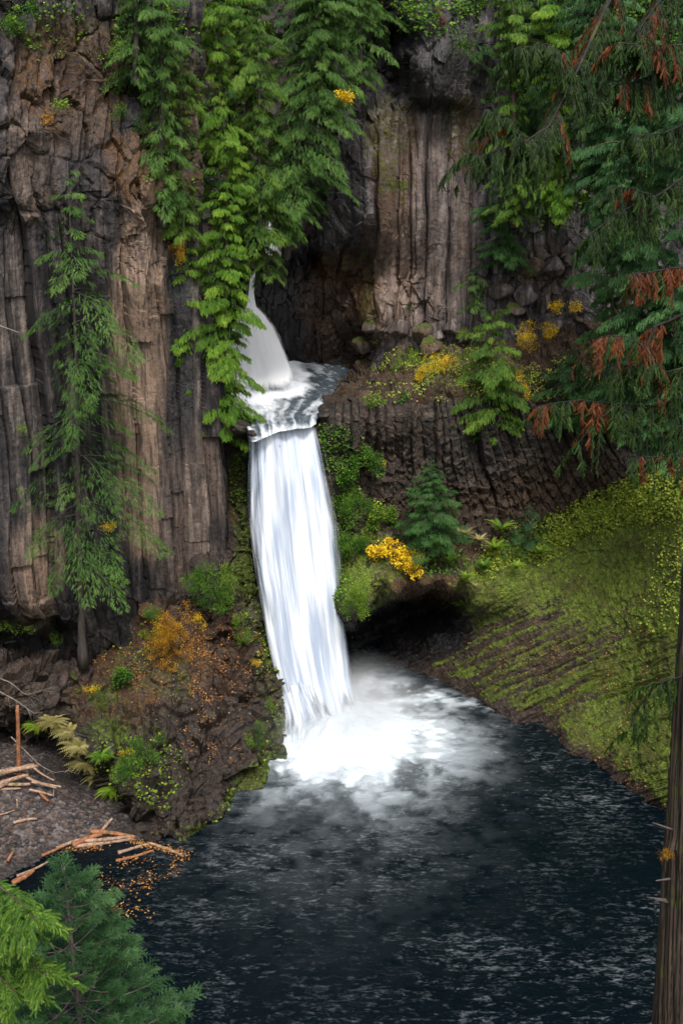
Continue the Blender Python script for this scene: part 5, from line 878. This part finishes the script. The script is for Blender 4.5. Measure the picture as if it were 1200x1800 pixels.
# big cedar whose trunk stands at the right edge and whose boughs hang into the top right
def near_cedar():
    rg = np.random.default_rng(77); A = at(1183, 1800, 26.0); B = at(1234, 1030, 26.0); d = (B - A) / (B[2] - A[2]); base = A - d * (A[2] - 12.5); top = A + d * (60 - A[2])
    root = empty('cedar_tree', base); tag(root, 'big near cedar whose brown barked trunk rises along the lower right edge', 'cedar tree'); n = 420; q = np.linspace(0, 1, n)
    C_ = (top - base) * q[:, None]; r = np.interp(q * (60 - 12.5) + 12.5, [12.5, 19, 33, 60], [1.0, .62, .52, .12]); V, Fc = tube(C_, r, 200)
    th = np.arctan2(V[:, 1] - np.interp(V[:, 2], C_[:, 2], C_[:, 1]), V[:, 0] - np.interp(V[:, 2], C_[:, 2], C_[:, 0])); rd = np.stack([np.cos(th), np.sin(th), 0 * th], -1)
    tw = th + .06 * V[:, 2]; V = V + rd * (.06 * fbm(np.cos(tw) * 5, np.sin(tw) * 5, V[:, 2] * .2, 3, 811) - .10 * (1 - sstep(0, .22, np.abs(fbm(np.cos(tw) * 7, np.sin(tw) * 7, V[:, 2] * .22, 4, 812)))))[:, None]
    kn = at(1178, 1497, 25.6) - base; dd = np.linalg.norm(V - kn, axis=1); V = V + rd * (.13 * np.exp(-(dd / .22) ** 2))[:, None]
    t_ = mesh_np('trunk', V, Fc, MAT['nbark'], root)
    moss = foliage('moss_pad', TP['small'], kn + rg.normal(size=(60, 3)) * (.09, .06, .08) + V3(-.12, -.12, .0), rg.normal(size=(60, 3)), V3(0, 0, 1) + rg.normal(size=(60, 3)), .10 * rg.uniform(.5, 1.2, 60), rg.uniform(.1, .8, 60), LF['orange'], root, rg)
    b = Bag()
    for (x0, y0, x1, y1) in [(1180, 1458, 1146, 1446), (1176, 1545, 1152, 1548), (1170, 1582, 1136, 1577), (1172, 1586, 1150, 1580)]:
        a, c = at(x0, y0, 25.6) - base, at(x1, y1, 25.2) - base; k = np.linspace(0, 1, 5)[:, None]; b = Bag(); b.add(*tube(a + (c - a) * k, .035 * (1.1 - .7 * k[:, 0]), 6)); b.build('branch_stub', BK['grey'], root)
    limbs = [  # (points, Y at root, Y at tip, droop foliage size, density, start)
        ([(1300, -240), (1120, -60), (1065, 10), (1030, 90), (995, 165), (962, 225), (925, 246)], 26, 23, .048, 1.0, 'A', 1),
        ([(962, 225), (930, 250), (912, 268), (912, 330)], 23.6, 22.8, .012, .6, 'A', .0),
        ([(995, 95), (960, 78), (930, 82), (905, 84)], 24.5, 23.5, .014, .9, 'A', .0), ([(1005, 140), (985, 100), (965, 78), (930, 72)], 24, 23.5, .014, .8, 'A', .0),
        ([(930, 245), (898, 225), (886, 205), (850, 190)], 23.2, 22.6, .012, .9, 'A', .0), ([(925, 246), (880, 262), (850, 272), (820, 268)], 23.0, 22.4, .01, .7, 'A', .0),
        ([(1300, 20), (1210, 78), (1150, 80), (1085, 74)], 26, 24, .03, 1.2, 'A', 1), ([(1300, 60), (1210, 95), (1160, 125), (1110, 145), (1045, 152)], 26, 24.5, .03, 1.1, 'A', 1), ([(1300, -150), (1200, -60), (1150, 10), (1120, 60)], 26, 24.5, .03, 1.0, 'A', 1),
        ([(1310, 270), (1210, 305), (1150, 345), (1090, 370), (1030, 418)], 26, 24, .028, 1.0, 'A', 1), ([(1310, 180), (1210, 215), (1165, 235), (1110, 240)], 26, 24.5, .025, .8, 'A', 1), ([(1150, 345), (1110, 330), (1070, 328)], 24.8, 24.2, .012, .9, 'A', 0),
        ([(1310, 400), (1210, 465), (1165, 475), (1110, 480)], 26, 24.2, .028, .9, 'D', 1), ([(1310, 500), (1210, 548), (1150, 572), (1136, 605), (1150, 645)], 26, 24.5, .04, .8, 'M', 1), ([(1136, 605), (1100, 590), (1060, 592), (1040, 610)], 24.6, 24.2, .012, .8, 'D', 0),
        ([(1310, 640), (1210, 690), (1150, 712), (1090, 712), (1020, 702), (945, 712)], 26, 24, .024, .8, 'M', 1), ([(1310, 700), (1210, 745), (1160, 760), (1100, 750), (1060, 728)], 26, 24.5, .018, .6, 'D', 1), ([(1310, 770), (1220, 795), (1160, 802), (1105, 805)], 26, 24.5, .014, .5, 'D', 1),
        ([(1310, 560), (1220, 640), (1160, 655), (1090, 640), (1050, 660)], 26, 24.5, .018, .8, 'M', 1), ([(1080, 716), (1040, 745), (1010, 790)], 24.4, 24, .01, .4, 'M', 0), ([(1240, 1180), (1180, 1195), (1150, 1200), (1128, 1207)], 26, 25, .02, .35, 'A', .6), ([(1150, 1212), (1130, 1240), (1110, 1270), (1100, 1290)], 25.3, 25, .008, .5, 'M', .2)]
    acc = {'g': [[], [], [], [], []], 'd': [[], [], [], [], []]}
    orange = [(1050, 15, 14), (1070, 40, 10), (920, 192, 12), (1030, 62, 14), (1150, 22, 12), (945, 172, 12), (1000, 110, 14), (960, 130, 10), (872, 218, 10), (905, 332, 13), (1095, 160, 14), (1120, 318, 16), (1105, 332, 12), (1130, 500, 22), (1170, 515, 16), (1060, 610, 20), (1125, 592, 22), (1190, 140, 16), (1145, 94, 14), (1020, 700, 17), (1050, 740, 26), (1035, 725, 15), (945, 718, 15), (1005, 793, 10), (1122, 822, 17), (1180, 480, 22), (1085, 545, 12), (1160, 620, 18), (1170, 690, 10)]
    for pts, Y0, Y1, r, dens, kind, st0 in limbs:
        p = np.array(pts, float); t = np.linspace(0, 1, len(p)); m_ = max(12, len(p) * 5); tt = np.linspace(0, 1, m_); PX, PYY = np.interp(tt, t, p[:, 0]), np.interp(tt, t, p[:, 1])
        PX += 2.5 * fbm(tt * 7, 0 * tt + Y1 + p[0, 1], 0 * tt, 2, 3); PYY += 2.5 * fbm(tt * 7, 0 * tt + 3 + p[0, 1], 0 * tt, 2, 4)
        C3 = at(PX, PYY, Y0 + (Y1 - Y0) * tt); W = Bag(); W.add(*tube(C3 - base, r * (1.05 - .7 * tt), 7))
        Ln = np.linalg.norm(np.diff(C3, axis=0), axis=1).sum(); ntw = int(Ln * 13 * dens) + 2
        for j in range(ntw):
            u = rg.uniform(.15 if st0 == 1 else 0, 1); c = np.array([np.interp(u, tt, C3[:, k]) for k in range(3)]); px_, py_ = np.interp(u, tt, PX), np.interp(u, tt, PYY)
            if px_ > 1290: continue
            fw = norm(C3[min(m_ - 1, int(u * m_) + 1)] - C3[max(0, int(u * m_) - 1)]); lt = norm(np.cross(fw, V3(0, 0, 1))) * rg.choice([-1, 1]); L = rg.uniform(.35, .95) * (1.15 - .45 * u)
            k_ = np.linspace(0, 1, 5)[:, None]; dd = norm(fw * .5 + lt * .7 + V3(0, 0, -.1)); tw_ = c + L * (dd * k_ - V3(0, 0, .75) * k_ ** 2); W.add(*tube(tw_ - base, .007 * (1.1 - .6 * k_[:, 0]), 3))
            ns = 22; s_ = rg.random(ns); P = c + L * (dd * s_[:, None] - V3(0, 0, .75) * (s_ ** 2)[:, None]); ax = dd * (.55 - .5 * s_[:, None]) + np.cross(dd, V3(0, 0, 1)) * (rg.choice([-1, 1], ns) * rg.uniform(.2, .6, ns))[:, None] - V3(0, 0, 1) * rg.uniform(.6, 1.4, (ns, 1))
            e = P[int(ns / 2)]; dv = e - V3(0, 0, H); f_ = dv[1] * CP - dv[2] * SP; ex, ey = 600 + F * dv[0] / f_, 900 - F * (dv[1] * SP + dv[2] * CP) / f_
            isd = any((ex - o_[0]) ** 2 + (ey - o_[1]) ** 2 < (o_[2] * 1.0) ** 2 for o_ in orange) or rg.random() < (.03 if kind == 'A' else .08)
            if kind == 'D' and rg.random() < .45 and not isd: continue
            a_ = acc['d' if isd else 'g']; a_[0].append(P); a_[1].append(ax); a_[2].append(V3(0, -.3, 1) + .5 * rg.normal(size=(ns, 3))); a_[3].append(.19 * rg.uniform(.55, 1.2, ns)); a_[4].append(np.clip(.4 + .2 * rg.normal(size=ns) + .1 * rg.normal(), 0, 1))
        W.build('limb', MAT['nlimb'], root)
    for key, nm, mt in (('g', 'foliage', 'near'), ('d', 'dead_foliage', 'dead')):
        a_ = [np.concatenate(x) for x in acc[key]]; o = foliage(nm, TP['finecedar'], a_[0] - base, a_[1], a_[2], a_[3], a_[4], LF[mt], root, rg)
        if key == 'd': o['label'] = 'dead orange brown sprays'
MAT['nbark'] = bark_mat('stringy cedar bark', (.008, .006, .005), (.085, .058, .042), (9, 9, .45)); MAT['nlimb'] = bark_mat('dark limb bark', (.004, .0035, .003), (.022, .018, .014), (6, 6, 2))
near_cedar()
def near_spruce():
    rg = np.random.default_rng(55); top = at(113, 1524, 9.0); base = V3(top[0] + .05, top[1] + .1, 29.5); root = empty('spruce_tree', base); tag(root, 'blue green young spruce rising into the lower left corner', 'spruce tree'); Ht = top[2] - base[2]; n = 30; q = np.linspace(0, 1, n)
    W = Bag(); W.add(*tube((top - base) * q[:, None], .07 * (1 - q) + .008, 9)); acc = [[], [], [], [], []]
    h = .12
    while h < Ht - .15:
        nb = 5 if h < .5 else 7
        for j in range(nb):
            a = rg.uniform(0, 2 * pi) if h < .3 else j * 2 * pi / nb + h * 2.1 + rg.normal() * .15; hh = max(.05, h + rg.normal() * .06); L = (.08 + .45 * hh ** .95) * rg.uniform(.82, 1.12)
            if hh > 2.2: L = min(L, 1.25)
            rp = np.array(top - V3(0, 0, hh)); dh = V3(cos(a), sin(a), 0); lat = V3(-sin(a), cos(a), 0); E = .62 if hh < .4 else .42 - .08 * hh
            k_ = np.linspace(0, 1, 7)[:, None]; cv = lambda s: rp + L * (dh * s + V3(0, 0, 1) * (E * s - .30 * s * (1 - s) + .06 * s * s)); W.add(*tube(cv(k_) - base, (.004 + .007 * L) * (1.1 - .8 * k_[:, 0]), 5))
            ns = int(7 + 34 * L * min(1.0, .4 + L)); s_ = np.sqrt(rg.uniform(.02, 1, ns)); s_[0] = .9; sd = rg.choice([-1, 1], ns); w_ = .42 * L * (1.02 - s_) * rg.random(ns); w_[0] = 0
            P = cv(s_[:, None]) + lat * (sd * w_)[:, None] + rg.normal(size=(ns, 3)) * .02; ax = dh * .85 + lat * (sd * .75)[:, None] * (s_ < .9)[:, None] + V3(0, 0, 1) * (.25 + .15 * rg.normal(size=(ns, 1)))
            acc[0].append(P); acc[1].append(ax); acc[2].append(V3(0, 0, 1) + .2 * rg.normal(size=(ns, 3))); acc[3].append((.13 + .05 * min(L, 1.0)) * rg.uniform(.7, 1.15, ns)); acc[4].append(np.clip(.30 + .25 * s_ + .12 * rg.normal(size=ns), 0, 1))
        h += .15 + .05 * h
        if h > 5.5: break
    acc = [np.concatenate(x) for x in acc]; W.build('trunk', BK['grey'], root); foliage('crown', TP['needles'], acc[0] - base, acc[1], acc[2], acc[3], acc[4], LF['spruce'], root, rg)
near_spruce()
def left_cedar():
    rg = np.random.default_rng(66); base = at(-420, 1800, 7.0); base[2] = 31.0; top = base + V3(.2, .1, 14); root = empty('cedar_tree', base); tag(root, 'near cedar whose soft bright green boughs reach in from the left edge', 'cedar tree'); q = np.linspace(0, 1, 30)
    W = Bag(); W.add(*tube((top - base) * q[:, None], .34 * (1.03 - q), 12, .1)); W.build('trunk', BK['red'], root); W = Bag(); acc = [[], [], [], [], []]
    for pts, dens in [([(-420, 1560), (-120, 1545), (-20, 1545), (30, 1580), (66, 1620)], 1.5), ([(-420, 1620), (-100, 1650), (0, 1665), (50, 1690), (84, 1715)], 1.4), ([(-420, 1700), (-120, 1690), (-30, 1690), (30, 1745)], 1.2), ([(-420, 1600), (-100, 1580), (-20, 1600), (30, 1640)], 1.2)]:
        p = np.array(pts, float); t = np.linspace(0, 1, len(p)); tt = np.linspace(0, 1, 30); C3 = at(np.interp(tt, t, p[:, 0]), np.interp(tt, t, p[:, 1]), 7.0 - 1.0 * tt); W.add(*tube(C3 - base, .012 * (1.05 - .8 * tt), 6)); Ln = np.linalg.norm(np.diff(C3, axis=0), axis=1).sum()
        for j in range(int(Ln * 30 * dens)):
            u = rg.uniform(.35, 1); c = np.array([np.interp(u, tt, C3[:, k]) for k in range(3)]); fw = norm(C3[29] - C3[15]); lt = V3(-fw[1], fw[0], 0) * rg.choice([-1, 1]); L = rg.uniform(.1, .26); dd = norm(fw * .6 + lt * .6); ns = 14; s_ = rg.random(ns)
            acc[0].append(c + L * (dd * s_[:, None] - V3(0, 0, .6) * (s_ ** 2)[:, None])); acc[1].append(dd * .5 + .3 * rg.normal(size=(ns, 3)) - V3(0, 0, 1) * rg.uniform(.3, 1.1, (ns, 1))); acc[2].append(V3(0, -.2, 1) + .3 * rg.normal(size=(ns, 3))); acc[3].append(.065 * rg.uniform(.6, 1.2, ns)); acc[4].append(np.clip(.45 + .2 * rg.normal(size=ns), 0, 1))
    acc = [np.concatenate(x) for x in acc]; W.build('limbs', BK['red'], root); foliage('foliage', TP['finecedar'], acc[0] - base, acc[1], acc[2], acc[3], acc[4], LF['cedar2'], root, rg)
left_cedar()
#==END NEAR==
